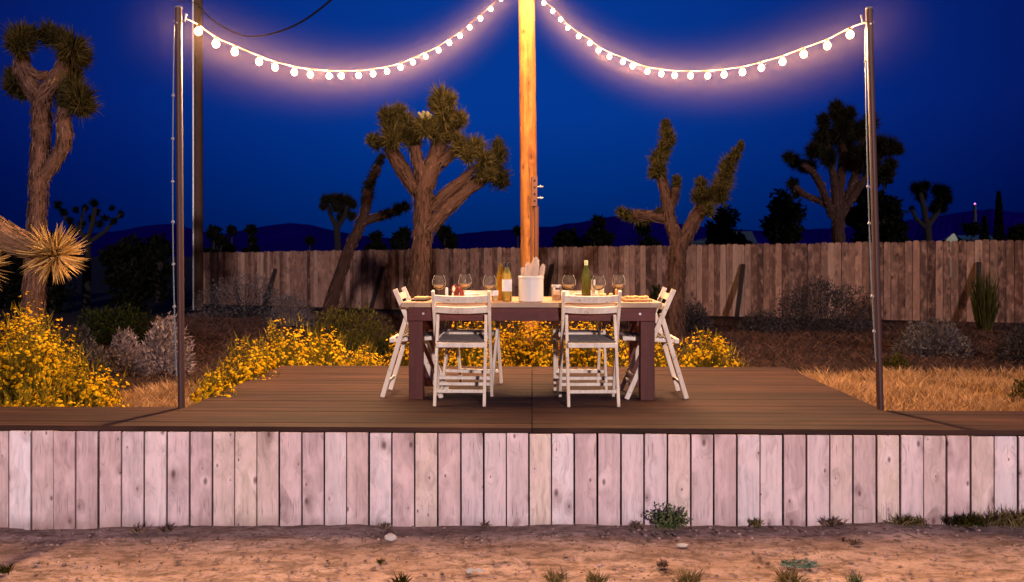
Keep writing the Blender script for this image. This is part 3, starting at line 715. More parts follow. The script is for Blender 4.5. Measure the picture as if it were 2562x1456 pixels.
# ------------------------------------------------------------------ things on the table
TT = TZ + 0.001
def tp(px, d):
    p = at(px, 641, d); return (p.x, p.y, TT)
def make_glass(label, loc):
    t = thing('wine_glass', label, 'wine glass', loc, 0, 'balloon glasses of white wine on the table')
    bowl = [(0.004, 0.078), (0.018, 0.081), (0.036, 0.092), (0.049, 0.110), (0.054, 0.130), (0.052, 0.152), (0.044, 0.176), (0.038, 0.192)]
    th = 0.0014
    inner = [(max(0.0, r - th), z + (th if i < 2 else 0)) for i, (r, z) in enumerate(bowl)]
    prof = [(0.0, 0.0765)] + bowl + [(r, z) for r, z in inner[::-1]]; prof[-1] = (0.0, 0.0805)
    mb = MB(); mb.lathe(prof, 28); mb.build('bowl', M['glass'], t, smooth=True)
    mb = MB(); mb.lathe([(0.0, 0.0), (0.036, 0.0), (0.036, 0.002), (0.012, 0.005), (0.0045, 0.012), (0.0035, 0.04), (0.0042, 0.070), (0.007, 0.0763), (0, 0.0764)], 24); mb.build('stem', M['glass'], t, smooth=True)
    w = [(0.0, 0.0812), (0.016, 0.0826), (0.0338, 0.0932), (0.0465, 0.1105), (0.049, 0.118), (0.0, 0.118)]
    mb = MB(); mb.lathe(w, 28); mb.build('wine', M['wine'], t, smooth=False)
    return t
g = make_glass('leftmost wine glass on the table, standing left of the red jug', tp(1098, 6.36))
copy_tree(g, tp(1163, 6.62), 0, 'wine glass standing just behind the red brown jug')
copy_tree(g, tp(1225, 6.26), 0, 'wine glass beside the two yellow bottles')
copy_tree(g, tp(1423, 6.42), 0, 'wine glass beside the lidded jar right of the crock')
copy_tree(g, tp(1497, 6.24), 0, 'wine glass beside the tall olive green bottle and white candle')
copy_tree(g, tp(1547, 6.46), 0, 'rightmost wine glass on the table, nearest the wooden serving board')

def bottle(label, loc, glass, capm, H, slim, lab=None, scale=1.0):
    t = thing('wine_bottle', label, 'bottle', loc, 0, 'wine bottles on the table')
    r = 0.037 * scale; s = H * (0.60 if not slim else 0.50)
    prof = [(0, 0.004), (r * .8, 0.0), (r, 0.006), (r, s), (r * .93, s + .022), (r * .62, s + .05), (0.0155, s + .078), (0.0135, H - .03), (0.0135, H)]
    mb = MB(); mb.lathe(prof, 24); mb.build('body', glass, t, smooth=True)
    mb = MB(); mb.lathe([(0.0, s * .96), (r - .004, s * .95)][::-1] + [(0.0, s * .97)], 16) if False else None
    mb = MB(); mb.lathe([(0.0142, H - .078), (0.0147, H - .07), (0.0147, H - .004), (0.013, H + .002), (0, H + .002)], 16); mb.build('capsule', capm, t, smooth=True)
    if lab:
        z0, z1 = lab; mb = MB(); n = 24
        for k in range(n):
            a0 = -math.pi * (0.95) + math.pi * 0.9 * k / n; a1 = -math.pi * 0.95 + math.pi * .9 * (k + 1) / n
            q = r + .0008
            mb.quad((q * math.cos(a0), q * math.sin(a0), z0), (q * math.cos(a1), q * math.sin(a1), z0), (q * math.cos(a1), q * math.sin(a1), z1), (q * math.cos(a0), q * math.sin(a0), z1))
        mb.build('label', M['label'], t, smooth=True)
    return t
bottle('golden amber bottle with gold neck half hidden behind the white labelled bottle', tp(1252, 6.36), M['goldglass'], M['goldglass'], 0.285, False)
bottle('pale yellow bottle with plain white label and dark neck beside the crock', tp(1268, 6.18), M['paleglass'], M['capsule'], 0.292, False, (0.075, 0.165))
bottle('olive green bottle with long pale capsule in the middle of the right place settings', tp(1466, 6.50), M['greenglass'], M['palecap'], 0.305, False)

def crock():
    loc = tp(1328, 6.15); t = thing('stoneware_crock', 'large white glazed stoneware crock in the middle of the table', 'crock', loc)
    r, h = 0.0935, 0.192
    mb = MB(); mb.lathe([(0, 0), (r - .004, 0), (r, .006), (r, h - .022), (r + .003, h - .018), (r + .003, h - .004), (r - .001, h), (r - .008, h), (r - .010, h - .01), (r - .010, h - .05), (0, h - .05)], 40); mb.build('pot', M['crock'], t, smooth=False, bevel=0.0)
    mb = MB(); mb.lathe([(0, h - .049), (r - .0105, h - .047)], 24); mb.face((0, 1, 2)); mb.build('soil', M['litter'], t)
    c = thing('cactus', 'pale prickly pear cactus pads growing out of the white crock', 'cactus', (loc[0], loc[1], loc[2] + h - .06))
    def pad(base, tip, w, d=0.012):
        base = Vector(base); tip = Vector(tip); ax = (tip - base); L = ax.length; ax.normalize(); x = Vector((ax.z, 0, -ax.x)).normalized(); y = ax.cross(x)
        mb = MB(); n, k = 14, 10; b = len(mb.v)
        for i in range(k + 1):
            u = i / k; prof = max(.02, math.sqrt(max(0, 1 - (2 * (u * .93 + .07) - 1) ** 2))) * (.72 + .4 * u)
            for j in range(n):
                a = 2 * math.pi * j / n
                p = base + ax * (L * u) + x * (w / 2 * prof * math.cos(a)) + y * (d * prof * math.sin(a)); mb.v.append(tuple(p))
        for i in range(k):
            for j in range(n): mb.face((b + i * n + j, b + i * n + (j + 1) % n, b + (i + 1) * n + (j + 1) % n, b + (i + 1) * n + j), .2)
        o = mb.build('pad', M['cactus'], c, smooth=True)
        sp = MB()
        for q in range(150):
            u = random.uniform(.1, 1); a = random.uniform(0, 6.28); pr = math.sqrt(max(0, 1 - (2 * (u * .93 + .07) - 1) ** 2)) * (.72 + .4 * u)
            n0 = x * math.cos(a) + y * math.sin(a) * .6
            p = base + ax * (L * u) + x * (w / 2 * pr * math.cos(a)) + y * (d * pr * math.sin(a)); sp.blade(p, p + (n0 + ax * .3).normalized() * .010, .0018, random.random())
        sp.build('spines', M['napkin'], o)
    pad((-.025, -.01, 0), (-.022, -.01, .165), .052); pad((.022, 0, 0), (.038, 0, .205), .064); pad((.06, .005, 0), (.094, .0, .150), .044); pad((-.05, .02, 0), (-.062, .015, .125), .036); pad((.0, .035, 0), (.008, .035, .155), .05)
crock()
def jug():
    loc = tp(1148, 6.40); t = thing('jug', 'small glossy red brown jug with a loop handle among the left place settings', 'jug', loc)
    mb = MB(); mb.lathe([(0, 0), (.036, 0), (.040, .01), (.041, .05), (.036, .07), (.028, .085), (.026, .098), (.029, .104), (.025, .104), (.022, .09), (0, .085)], 24); mb.build('body', M['redglass'], t, smooth=True)
    mb = MB(); mb.tube([(-.026, 0, .098)] + [(-.034 - .024 * math.sin(a), 0, .085 + .03 * math.cos(a)) for a in [math.pi * i / 10 for i in range(11)]] + [(-.036, 0, .055)], .0052, 8); mb.build('handle', M['redglass'], t, smooth=True)
jug()
def candle_jar(px, d, label, r, h, glass, wax):
    t = thing('candle_jar', label, 'jar', tp(px, d), 0, 'small glass jars on the table')
    mb = MB(); mb.lathe([(0, 0), (r, 0), (r, h), (r - .002, h), (r - .002, .004), (0, .004)], 24); mb.build('glass', glass, t)
    mb = MB(); mb.lathe([(0, .006), (r - .004, .006), (r - .004, h * .45), (0, h * .45)], 20); mb.build('wax', wax, t)
    return t
t = candle_jar(1238, 6.24, 'small glass jar with amber filling and white label by the yellow bottles', .026, .085, M['glass'], M['food'])
mb = MB(); n = 12
for k in range(n):
    a0, a1 = -math.pi * (.9 - .8 * k / n), -math.pi * (.9 - .8 * (k + 1) / n); q = .0268
    mb.quad((q * math.cos(a0), q * math.sin(a0), .04), (q * math.cos(a1), q * math.sin(a1), .04), (q * math.cos(a1), q * math.sin(a1), .08), (q * math.cos(a0), q * math.sin(a0), .08))
mb.build('label', M['label'], t)
t = candle_jar(1392, 6.30, 'lidded glass jar with brown filling right of the white crock', .037, .098, M['glass'], M['wood_board'])
mb = MB(); mb.lathe([(0, .099), (.039, .099), (.039, .116), (.036, .119), (0, .119)], 20); mb.build('lid', M['grey_metal'], t)
mb = MB(); mb.lathe([(0, 0), (.0145, 0), (.0145, .155), (.011, .158), (0, .157)], 14); o = mb.build('candle', M['napkin'], None, tp(1484, 6.36), smooth=True); tag(o, 'slim white candle standing beside the olive green bottle', 'candle')
mb = MB(); mb.lathe([(0, 0), (.011, 0), (.012, .085), (.008, .10), (0, .1)], 12); o = mb.build('salt_shaker', M['napkin'], None, tp(1117, 6.30), smooth=True); tag(o, 'small white shaker standing left of the red brown jug', 'shaker')

def setting_mat(px0, px1, d0, d1, mat_, thick, name, label, cat):
    a = at(px0, 641, d0); b = at(px1, 641, d0); c = at((px0 + px1) / 2, 641, (d0 + d1) / 2)
    t = thing(name, label, cat, (c.x, c.y, TT)); w = (b - a).length; mb = MB(); mb.box((0, 0, thick / 2), (w, d1 - d0, thick), None, .4); mb.build('base', mat_, t, bevel=.004); return t, w
t, w = setting_mat(1035, 1074, 6.18, 6.5, M['darkmat'], .014, 'placemat', 'dark woven placemat with pale folded napkin at the left end of the table', 'placemat')
mb = MB(); mb.box((0, 0.0, .021), (w * .8, .16, .012)); mb.build('napkin', M['food'], t, bevel=.003)
t, w = setting_mat(1556, 1626, 6.14, 6.42, M['wood_board'], .016, 'serving_board', 'orange brown serving board with bread slices at the right end of the table', 'board')
for i in range(5):
    mb = MB(); mb.ball((-.07 + .036 * i, random.uniform(-.05, .03), .026), .026, 10, 6, random.random(), 0, (1, 1.3, .4), .08); mb.build('bread', M['food'], t, smooth=True)
def plate(px, d, label):
    t = thing('dinner_plate', label, 'plate', tp(px, d), 0, 'cream dinner plates at the place settings')
    mb = MB(); mb.lathe([(0, 0), (.07, 0), (.105, .012), (.125, .016), (.125, .019), (.1, .015), (.07, .005), (0, .005)], 32); mb.build('dish', M['plate'], t, smooth=True)
    mb = MB(); mb.box((0, 0, .020), (.12, .10, .028), Matrix.Rotation(.3, 3, 'Z'), .3); mb.build('napkin', M['napkin'], t, bevel=.004)
    return t
p0 = plate(1178, 6.75, 'cream plate with folded napkin in front of the far left chair')
copy_tree(p0, tp(1150, 6.22), .2, 'cream plate with folded napkin in front of the near left chair')
copy_tree(p0, tp(1452, 6.74), -.2, 'cream plate with folded napkin in front of the far right chair')
copy_tree(p0, tp(1470, 6.20), .5, 'cream plate with folded napkin in front of the near right chair')
def tray():
    c = tp(1506, 6.62); t = thing('wooden_tray', 'shallow pale wooden tray with upright ends behind the rightmost glasses', 'tray', c)
    mb = MB(); mb.box((0, 0, .006), (.22, .14, .012)); mb.build('bottom', M['tabletop'], t)
    for s in (-1, 1):
        mb = MB(); mb.box((s * .116, 0, .035), (.012, .14, .07)); mb.build('end', M['tabletop'], t, bevel=.003)
    mb = MB()
    for i in range(7): mb.ball((random.uniform(-.09, .09), random.uniform(-.05, .05), .027), .017, 8, 6, random.random(), 0, (1.2, 1, .8), .15)
    mb.build('cheese_pieces', M['food'], t, smooth=True)
tray()

# ------------------------------------------------------------------ joshua trees
def rand_dir():
    while True:
        v = Vector((random.uniform(-1, 1), random.uniform(-1, 1), random.uniform(-1, 1)))
        if .05 < v.length < 1: return v.normalized()
def interp(pts, step):
    out = []
    for (p, r), (q, s) in zip(pts, pts[1:]):
        n = max(1, int((q - p).length / step))
        for i in range(n): out.append((p.lerp(q, i / n), r + (s - r) * i / n))
    out.append(pts[-1]); return out
def joshua(label, d, limbs, heads, mats, leafw=0.025, per=230, depthvar=0.25, thatch=1.0, conv=lambda x, y: (x, y), k=1.0, pods=(), group='joshua trees around the yard', near=False, seglen=0.18, tl=0.16):
    """limbs: lists of (x, y, r) in picture units turned to metres at depth d; heads: (x, y, r[, dz])"""
    sc = k / F_PX * d
    bx, by = conv(*limbs[0][0][:2]); base = at(bx, by, d)
    base0 = Vector((base.x, base.y, gz(base.x, base.y) - .05))
    t = thing('joshua_tree', label, 'joshua tree', base0, 0, group)
    tm = MB(); th = MB()
    rng = random.Random(len(label) * 7 + int(bx))
    for li, lb in enumerate(limbs):
        off0 = 0.0; P = []
        tilt = 0 if li == 0 else rng.uniform(-depthvar, depthvar)
        for i, (x, y, r) in enumerate(lb):
            X, Y = conv(x, y); p = at(X, Y, d + tilt * i / max(1, len(lb) - 1)) - base0
            if li == 0 and i == 0: p = Vector((0, 0, min(0, p.z)))
            P.append((p, r * sc))
        P = interp(P, seglen)
        tm.tube([p + Vector((noise.noise(p * 2.1), noise.noise(p * 2.1 + Vector((9, 0, 0))), 0)) * .03 for p, r in P], [r * (0.93 + .12 * noise.noise(p * 3)) for p, r in P], 12, jitter=0.07)
        # shaggy dead leaves lying down the limb
        for (p, r), (q, s) in zip(P, P[1:]):
            ax = (q - p); L = ax.length
            if L < 1e-5: continue
            ax.normalize(); nb = int(thatch * 150 * r * 2 * L * 6) + 1
            for _ in range(min(nb, 260)):
                u = rand_dir(); u = (u - ax * u.dot(ax)).normalized(); c = p + ax * random.uniform(0, L) + u * r * .96
                dn = (-ax * random.uniform(.5, 1) + u * random.uniform(.02, .22)); th.blade(c, c + dn.normalized() * tl * random.uniform(.5, 1.1), leafw * .9, random.random())
    # heads
    lf = MB()
    for h in heads:
        X, Y = conv(h[0], h[1]); dz = h[3] if len(h) > 3 else rng.uniform(-depthvar, depthvar)
        c = at(X, Y, d + dz) - base0; rr = h[2] * sc * 1.16; n = int(per * 2.3 * max(.5, min(2.0, (rr / .28) ** 1.3)))
        axis = Vector((rng.uniform(-.3, .3), rng.uniform(-.3, .3), 1)).normalized()
        lf.tube([c - axis * rr * .6, c - axis * rr * .1, c + axis * rr * .2], [rr * .22, rr * .26, rr * .08], 7, 0.05, jitter=.15)
        for _ in range(n):
            v = rand_dir(); v = (v + axis * .18).normalized()
            s0 = c + axis * random.uniform(-.55, .25) * rr + v * rr * .12
            tip = c + axis * random.uniform(-.35, .2) * rr + v * rr * (random.uniform(.6, 1.04) if random.random() < .85 else random.uniform(1.0, 1.22))
            lf.blade(s0, tip, leafw * random.uniform(.8, 1.3), random.random())
    tr = tm.build('trunk', mats[0], t); (th.build('thatch', mats[1], tr) if thatch > .25 else None)
    lf.build('crown', mats[2], t)
    for (x, y, r) in pods:
        X, Y = conv(x, y); c = at(X, Y, d - .35) - base0; mb = MB()
        for _ in range(60):
            v = rand_dir(); mb.ball(c + v * r * sc * random.uniform(.3, .95), r * sc * .2, 5, 4, random.random(), 0, (1, 1, 1.2))
        mb.build('seed_pods', M['pod'], t)
    return t
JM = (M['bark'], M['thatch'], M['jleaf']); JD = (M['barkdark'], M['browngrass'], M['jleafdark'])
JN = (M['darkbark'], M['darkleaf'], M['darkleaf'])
c1 = lambda x, y: (x * .5037, y * .5037)
joshua('tall joshua tree with thick bare trunk and forked top at the left edge', 12.5,
       [[(150, 1760, 54), (170, 1456, 50), (182, 1150, 46), (193, 900, 44), (205, 700, 44), (208, 560, 48), (205, 470, 52)],
        [(205, 500, 46), (150, 420, 42), (112, 350, 38), (100, 270, 34)], [(210, 490, 44), (262, 420, 40), (305, 350, 36), (330, 270, 33)],
        [(150, 350, 20), (200, 380, 22), (245, 370, 20)], [(205, 890, 34), (262, 820, 34), (312, 735, 34), (322, 660, 36), (312, 590, 34), (330, 540, 24)]],
       [(105, 190, 84), (85, 215, 64), (150, 170, 60), (245, 168, 72), (290, 190, 66), (360, 235, 90), (400, 275, 70), (395, 490, 92), (350, 430, 80), (330, 510, 62), (420, 530, 58), (72, 420, 66, .35), (110, 455, 50, .4), (60, 370, 50, .4), (370, 360, 55, .3)],
       (M['barklit'], M['thatchlit'], M['jleaf']), conv=c1, k=.5037, per=300, thatch=1.2)
c2 = lambda x, y: (773.6 + .4123 * x, 166.7 + .4123 * y)
joshua('big joshua tree with three thick arms and dense crown left of the timber pole', 13.0,
       [[(640, 1700, 66), (655, 1400, 62), (680, 1150, 58), (690, 950, 58), (690, 800, 62), (690, 730, 62)],
        [(690, 760, 58), (725, 660, 62), (770, 560, 60), (790, 470, 52), (800, 400, 40)], [(660, 760, 46), (605, 680, 46), (545, 590, 46), (495, 500, 42), (485, 440, 32)],
        [(720, 990, 50), (800, 890, 48), (880, 810, 46), (970, 730, 42), (1060, 680, 34), (1130, 630, 16)], [(740, 860, 36), (830, 770, 36), (930, 690, 30), (1020, 600, 14)],
        [(800, 590, 34), (870, 520, 34), (930, 500, 28)], [(680, 690, 36), (660, 590, 36), (640, 480, 32)]],
       [(805, 190, 88), (850, 200, 60), (770, 220, 66), (810, 280, 92), (880, 320, 86), (920, 310, 56), (770, 370, 92), (700, 360, 84), (840, 400, 74), (500, 420, 86), (490, 320, 84), (545, 265, 60), (460, 285, 60), (410, 455, 62), (380, 440, 46), (590, 330, 76), (630, 430, 84), (560, 400, 70),
        (1140, 650, 84), (1150, 530, 78), (1145, 470, 52), (1040, 640, 56, -.25), (1105, 650, 50, -.3), (1060, 560, 72), (1010, 480, 74), (930, 490, 76), (970, 540, 60), (1170, 690, 60), (1100, 600, 60), (900, 440, 60)],
       JM, conv=c2, k=.4123, per=250, pods=[(697, 310, 44)], thatch=1.0, depthvar=.45)
joshua('thin joshua tree leaning right in front of the fence, bare sloping trunk', 17.0,
       [[(95, 1560, 50), (150, 1380, 42), (225, 1150, 36), (290, 1000, 34), (325, 920, 32)], [(325, 930, 30), (345, 850, 30), (355, 770, 26), (380, 680, 24), (420, 600, 18)], [(330, 940, 28), (400, 920, 26), (470, 895, 22), (540, 865, 18)]],
       [(345, 810, 50), (355, 760, 52), (365, 710, 46), (385, 660, 42), (405, 615, 38), (425, 575, 34), (440, 545, 28), (430, 905, 40), (480, 890, 44), (540, 865, 48), (580, 845, 42)],
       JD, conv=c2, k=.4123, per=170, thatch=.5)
c3 = lambda x, y: (1440.6 + .4373 * x, 200.1 + .4373 * y)
joshua('two armed joshua tree with forked trunk, right of the table', 14.0,
       [[(560, 1560, 56), (565, 1400, 52), (572, 1150, 50), (582, 980, 48), (590, 930, 46)], [(585, 950, 38), (548, 830, 34), (525, 720, 32), (505, 620, 31), (485, 550, 30), (480, 470, 26)], [(600, 950, 40), (650, 850, 40), (700, 760, 40), (750, 680, 40), (800, 620, 32), (850, 540, 26)],
        [(540, 800, 26), (480, 785, 28), (410, 775, 28), (330, 770, 24)], [(540, 740, 22), (562, 680, 22), (570, 620, 20)]],
       [(445, 530, 44), (470, 500, 58), (465, 450, 60), (495, 420, 62), (510, 370, 56), (525, 320, 56), (515, 275, 44), (512, 245, 32), (545, 345, 36), (470, 760, 40), (400, 785, 48), (340, 780, 50), (290, 770, 46), (255, 750, 36), (570, 610, 44), (575, 570, 34), (560, 660, 36),
        (700, 660, 56), (720, 600, 48), (710, 580, 36), (770, 660, 60), (820, 650, 70), (835, 590, 72), (855, 540, 68), (870, 490, 60), (895, 450, 50), (915, 420, 42), (940, 385, 30), (945, 360, 20), (760, 740, 50)],
       JM, conv=c3, k=.4373, per=230, depthvar=.3)
joshua('large dark joshua tree with many upright branches behind the fence, at the right post', 27.0,
       [[(1500, 1150, 40), (1500, 930, 36), (1500, 800, 38), (1495, 760, 40)], [(1470, 780, 28), (1430, 680, 22), (1400, 600, 22), (1360, 530, 22), (1290, 480, 20)], [(1450, 720, 22), (1390, 690, 20), (1310, 660, 18), (1250, 610, 16)], [(1490, 770, 26), (1480, 600, 24), (1450, 460, 22), (1420, 340, 20), (1420, 260, 18)],
        [(1500, 770, 28), (1515, 600, 26), (1530, 430, 24), (1520, 280, 22)], [(1510, 780, 28), (1570, 640, 26), (1610, 500, 24), (1640, 380, 22), (1670, 270, 18)], [(1520, 760, 26), (1600, 640, 24), (1690, 500, 22), (1760, 400, 20)]],
       [(1215, 440, 44), (1250, 465, 50), (1300, 490, 50), (1240, 590, 44), (1255, 640, 40), (1415, 225, 48), (1420, 260, 44), (1490, 150, 48), (1490, 190, 60), (1560, 190, 56), (1520, 270, 76), (1400, 330, 66), (1430, 380, 60), (1600, 290, 72), (1680, 240, 64), (1360, 400, 58), (1440, 440, 66), (1540, 380, 76), (1640, 420, 76), (1740, 370, 72), (1800, 380, 62), (1845, 395, 40), (1690, 480, 84), (1770, 530, 62), (1340, 490, 50), (1470, 320, 60), (1570, 470, 62), (1800, 480, 50)],
       JD, conv=c3, k=.4373, per=170, leafw=.035, thatch=.3, depthvar=.8, seglen=.4)
cv = lambda x, y: (x, y)
joshua('small dark joshua tree beyond the fence left of the leaning trunk', 40.0, [[(843, 660, 10), (845, 610, 9), (842, 560, 9)], [(842, 570, 7), (828, 540, 6), (820, 515, 5)], [(844, 570, 7), (862, 540, 6), (868, 515, 5)]],
       [(815, 500, 17), (832, 495, 16), (850, 497, 18), (870, 502, 18), (882, 510, 14), (840, 515, 18), (862, 525, 18), (808, 515, 13), (880, 540, 15), (850, 545, 13)], (M['darkbark'], M['darkleaf'], M['jleafdark']), conv=cv, per=120, leafw=.05, thatch=.2, depthvar=.5, seglen=.6)
joshua('small black joshua tree with two round heads beyond the fence, far right', 42.0, [[(2320, 650, 10), (2322, 590, 10), (2318, 555, 10)], [(2318, 565, 8), (2310, 520, 7), (2300, 480, 6)], [(2322, 565, 8), (2345, 530, 7), (2355, 500, 6)], [(2315, 570, 5), (2290, 545, 5), (2282, 525, 4)]],
       [(2292, 470, 18), (2312, 465, 17), (2305, 490, 18), (2345, 475, 20), (2362, 480, 20), (2370, 498, 15), (2350, 505, 20), (2335, 520, 15), (2281, 522, 9), (2356, 520, 16)], JN, conv=cv, per=130, leafw=.05, thatch=.1, depthvar=.5, seglen=.6)

# foreground joshua arm reaching in from the left
def near_arm():
    d = 6.2; base = at(-190, 641, 6.4); base.z = gz(base.x, base.y) - .05
    t = thing('joshua_tree', 'near joshua arm ending in a big straw coloured spiky rosette at the left edge', 'joshua tree', base, 0, 'joshua trees around the yard')
    P = [(Vector((0, 0, 0)), .14), (at(-185, 760, 6.4) - base, .13), (at(-150, 640, 6.35) - base, .12), (at(-90, 560, 6.3) - base, .105), (at(-20, 570, 6.25) - base, .10), (at(40, 605, d) - base, .095), (at(100, 628, d - .08) - base, .07)]
    P = interp(P, .08); tm = MB(); tm.tube([p for p, r in P], [r * random.uniform(.92, 1.05) for p, r in P], 14, jitter=.05)
    th = MB()
    for (p, r), (q, s) in zip(P, P[1:]):
        ax = (q - p); L = ax.length; ax.normalize()
        for _ in range(70):
            u = rand_dir(); u = (u - ax * u.dot(ax)).normalized(); c = p + ax * random.uniform(0, L) + u * r * .95
            dn = -ax * random.uniform(.7, 1) + u * random.uniform(.02, .25); th.blade(c, c + dn.normalized() * random.uniform(.05, .11), .012, random.random(), fold=True)
    def rosette(c, axis, n, L, lo):
        lf = MB(); axis = axis.normalized()
        for _ in range(n):
            v = rand_dir()
            if v.dot(axis) < lo: v = (v + axis * random.uniform(.4, 1.1)).normalized()
            s0 = c - axis * random.uniform(-.02, .12) + v * .02
            lf.blade(s0, s0 + v * L * random.uniform(.72, 1.05), .0165, random.random(), bend=random.uniform(-.012, .006), fold=True)
        return lf
    tr = tm.build('trunk', M['barknear'], t); th.build('thatch', M['thatchnear'], tr)
    rosette(at(140, 638, d - .12) - base, RT * .8 - FW * .6 + Vector((0, 0, -.25)), 260, .240, -.2).build('crown', M['jleafnear'], t)
    br = MB(); br.tube([at(-150, 640, 6.35) - base, at(-90, 662, 6.2) - base, at(-60, 668, 6.1) - base], [.09, .075, .05], 12); br.build('branch', M['barknear'], t)
    rosette(at(-62, 665, 6.1) - base, RT * .8 - FW * .5, 240, .26, -.2).build('crown', M['jleafnear'], t)
near_arm()

# ------------------------------------------------------------------ shrubs
def dome_pts(n, rx, ry, h, inner=.55):
    for _ in range(n):
        v = rand_dir(); v.z = abs(v.z); k = random.uniform(inner, 1.0) ** .6
        b = 1 + .22 * noise.noise(Vector((v.x * 2.3, v.y * 2.3, v.z * 2.3)) + Vector((rx * 9, h * 5, 0)))
        yield Vector((v.x * rx * k * b, v.y * ry * k * b, v.z * h * k * b)), v
def shrub(name, label, px, d, w, h, mats, cat='shrub', stems=120, leaves=1400, lsize=.03, group=None, depth=None, twig=.006, zoff=0.0, upright=.3, inner=.5):
    p = at(px, 641, d); base = Vector((p.x, p.y, gz(p.x, p.y) - .03 + zoff)); t = thing(name, label, cat, base, 0, group)
    rx = w / 2; ry = (depth or w * .8) / 2
    sm = MB()
    for q, v in dome_pts(stems, rx, ry, h, .75):
        m = Vector((q.x * .35, q.y * .35, q.z * .5)); s0 = Vector((q.x * .08, q.y * .08, 0))
        sm.blade(s0, m, twig * 2, random.random()); sm.blade(s0.lerp(m, .8), q, twig * 1.5, random.random())
        for _ in range(2):
            e = m.lerp(q, random.uniform(.1, .6)); sm.blade(e, e + (v + rand_dir() * .7).normalized() * h * .25, twig, random.random())
    sm.build('stems', mats[0], t)
    lf = MB()
    for q, v in dome_pts(leaves, rx, ry, h, inner):
        dr = (v * .6 + rand_dir() * .7 + Vector((0, 0, upright))).normalized(); lf.blade(q, q + dr * lsize * random.uniform(.6, 1.4), lsize * .45, random.random())
    lf.build('foliage', mats[1], t)
    return t
GS = 'desert shrubs between deck and fence'
tw = M['browngrass']
shrub('sage_shrub', 'wide dull grey shrub against the left end of the fence', 612, 21.0, 2.6, 1.15, (M['dullshrub'], M['greyshrub']), leaves=3000, lsize=.06, group=GS, twig=.012)
shrub('sage_shrub', 'round pale grey shrub below the leaning joshua tree', 728, 16.5, 1.05, .66, (M['paleshrub'], M['greyshrub']), leaves=2000, lsize=.045, group=GS, twig=.010, zoff=.1)
shrub('sage_shrub', 'olive shrub with yellowish tips left of the table', 868, 11.5, 1.4, .70, (M['olivebush'], M['olivebush']), leaves=2600, lsize=.05, group=GS, twig=.010)
shrub('sage_shrub', 'low dark shrub half behind the left end chair', 985, 10.4, .6, .40, (M['dullshrub'], M['greenshrub']), leaves=1000, lsize=.04, group=GS)
shrub('dry_bush', 'pale leafless twiggy bush standing directly behind the left steel post', 415, 9.2, .62, .66, (M['paleshrub'], M['paleshrub']), stems=420, leaves=1300, lsize=.05, group=GS, twig=.007, inner=.7)
shrub('dry_bush', 'smaller pale twiggy bush left of the leafless bush behind the post', 312, 9.6, .42, .50, (M['paleshrub'], M['paleshrub']), stems=260, leaves=800, lsize=.045, group=GS, twig=.006, inner=.7)
shrub('dry_bush', 'low greyish bush beside the left yellow flowers', 218, 9.0, .55, .40, (M['greyshrub'], M['greyshrub']), stems=200, leaves=900, lsize=.045, group=GS)
shrub('green_bush', 'broad dark green bush behind the pale twiggy bushes on the left', 285, 12.8, 1.5, .66, (M['greenshrub'], M['greenshrub']), leaves=3200, lsize=.06, group=GS, twig=.01)
shrub('green_bush', 'small dull olive bush at the foot of the tall left joshua tree', 190, 11.0, .55, .45, (M['olivebush'], M['dullshrub']), leaves=1100, lsize=.05, group=GS)
shrub('sage_shrub', 'small dull shrub at the foot of the two armed joshua tree', 1735, 15.0, .72, .62, (M['dullshrub'], M['dullshrub']), leaves=1600, lsize=.05, group=GS, twig=.01)
shrub('sage_shrub', 'large dark shrub in front of the fence just left of the right post', 2060, 15.2, 2.0, 1.0, (M['dullshrub'], M['dullshrub']), leaves=4600, lsize=.055, group=GS, twig=.01, depth=1.2)
shrub('sage_shrub', 'low dark shrub adjoining the large dark shrub on its left', 1900, 15.0, .85, .46, (M['dullshrub'], M['dullshrub']), leaves=1500, lsize=.05, group=GS)
shrub('dry_bush', 'flat topped pale grey bush between the right post and the green shrub', 2335, 11.0, 1.05, .52, (M['greyshrub'], M['greyshrub']), stems=420, leaves=1500, lsize=.05, group=GS, twig=.008, inner=.72)
def wispy():
    p = at(2462, 641, 15.2); t = thing('green_bush', 'tall narrow green shrub against the right part of the fence', 'shrub', (p.x, p.y, gz(p.x, p.y) - .03), 0, GS); sm = MB(); lf = MB()
    for _ in range(420):
        a = random.uniform(0, 6.28); r = random.random() ** .6; H = 1.55 * random.uniform(.45, 1.0) * (1 - .35 * r); s0 = Vector((math.cos(a) * r * .10, math.sin(a) * r * .10, 0)); s1 = Vector((math.cos(a) * r * .27 + random.gauss(0, .04), math.sin(a) * r * .27, H))
        (sm if random.random() < .3 else lf).blade(s0.lerp(s1, random.uniform(0, .3)), s1, .016, random.random(), bend=.03)
        m = s0.lerp(s1, random.uniform(.4, .8)); lf.blade(m, m + Vector((random.gauss(0, .06), random.gauss(0, .06), random.uniform(.1, .3))), .012, random.random())
    sm.build('stems', M['olivebush'], t); lf.build('foliage', M['wispgreen'], t)
wispy()
shrub('sage_shrub', 'dark shrub cut off by the right edge of the picture', 2560, 10.2, .66, .50, (M['dullshrub'], M['dullshrub']), leaves=1600, lsize=.05, group=GS)
shrub('sage_shrub', 'thin dark green shrub standing at the fence behind the right end chair', 1643, 19.0, .5, .85, (M['greenshrub'], M['greenshrub']), leaves=900, lsize=.07, group=GS, upright=1.0)
shrub('green_bush', 'small yellow green bush behind the dry grass near the right post', 2240, 9.6, .32, .20, (M['olivebush'], M['olivebush']), leaves=500, lsize=.04, group=GS)
shrub('green_bush', 'green and straw bush at the right edge above the walkway', 2565, 6.9, .30, .30, (M['drygrass'], M['olivebush']), leaves=500, lsize=.04, group=GS, stems=120)
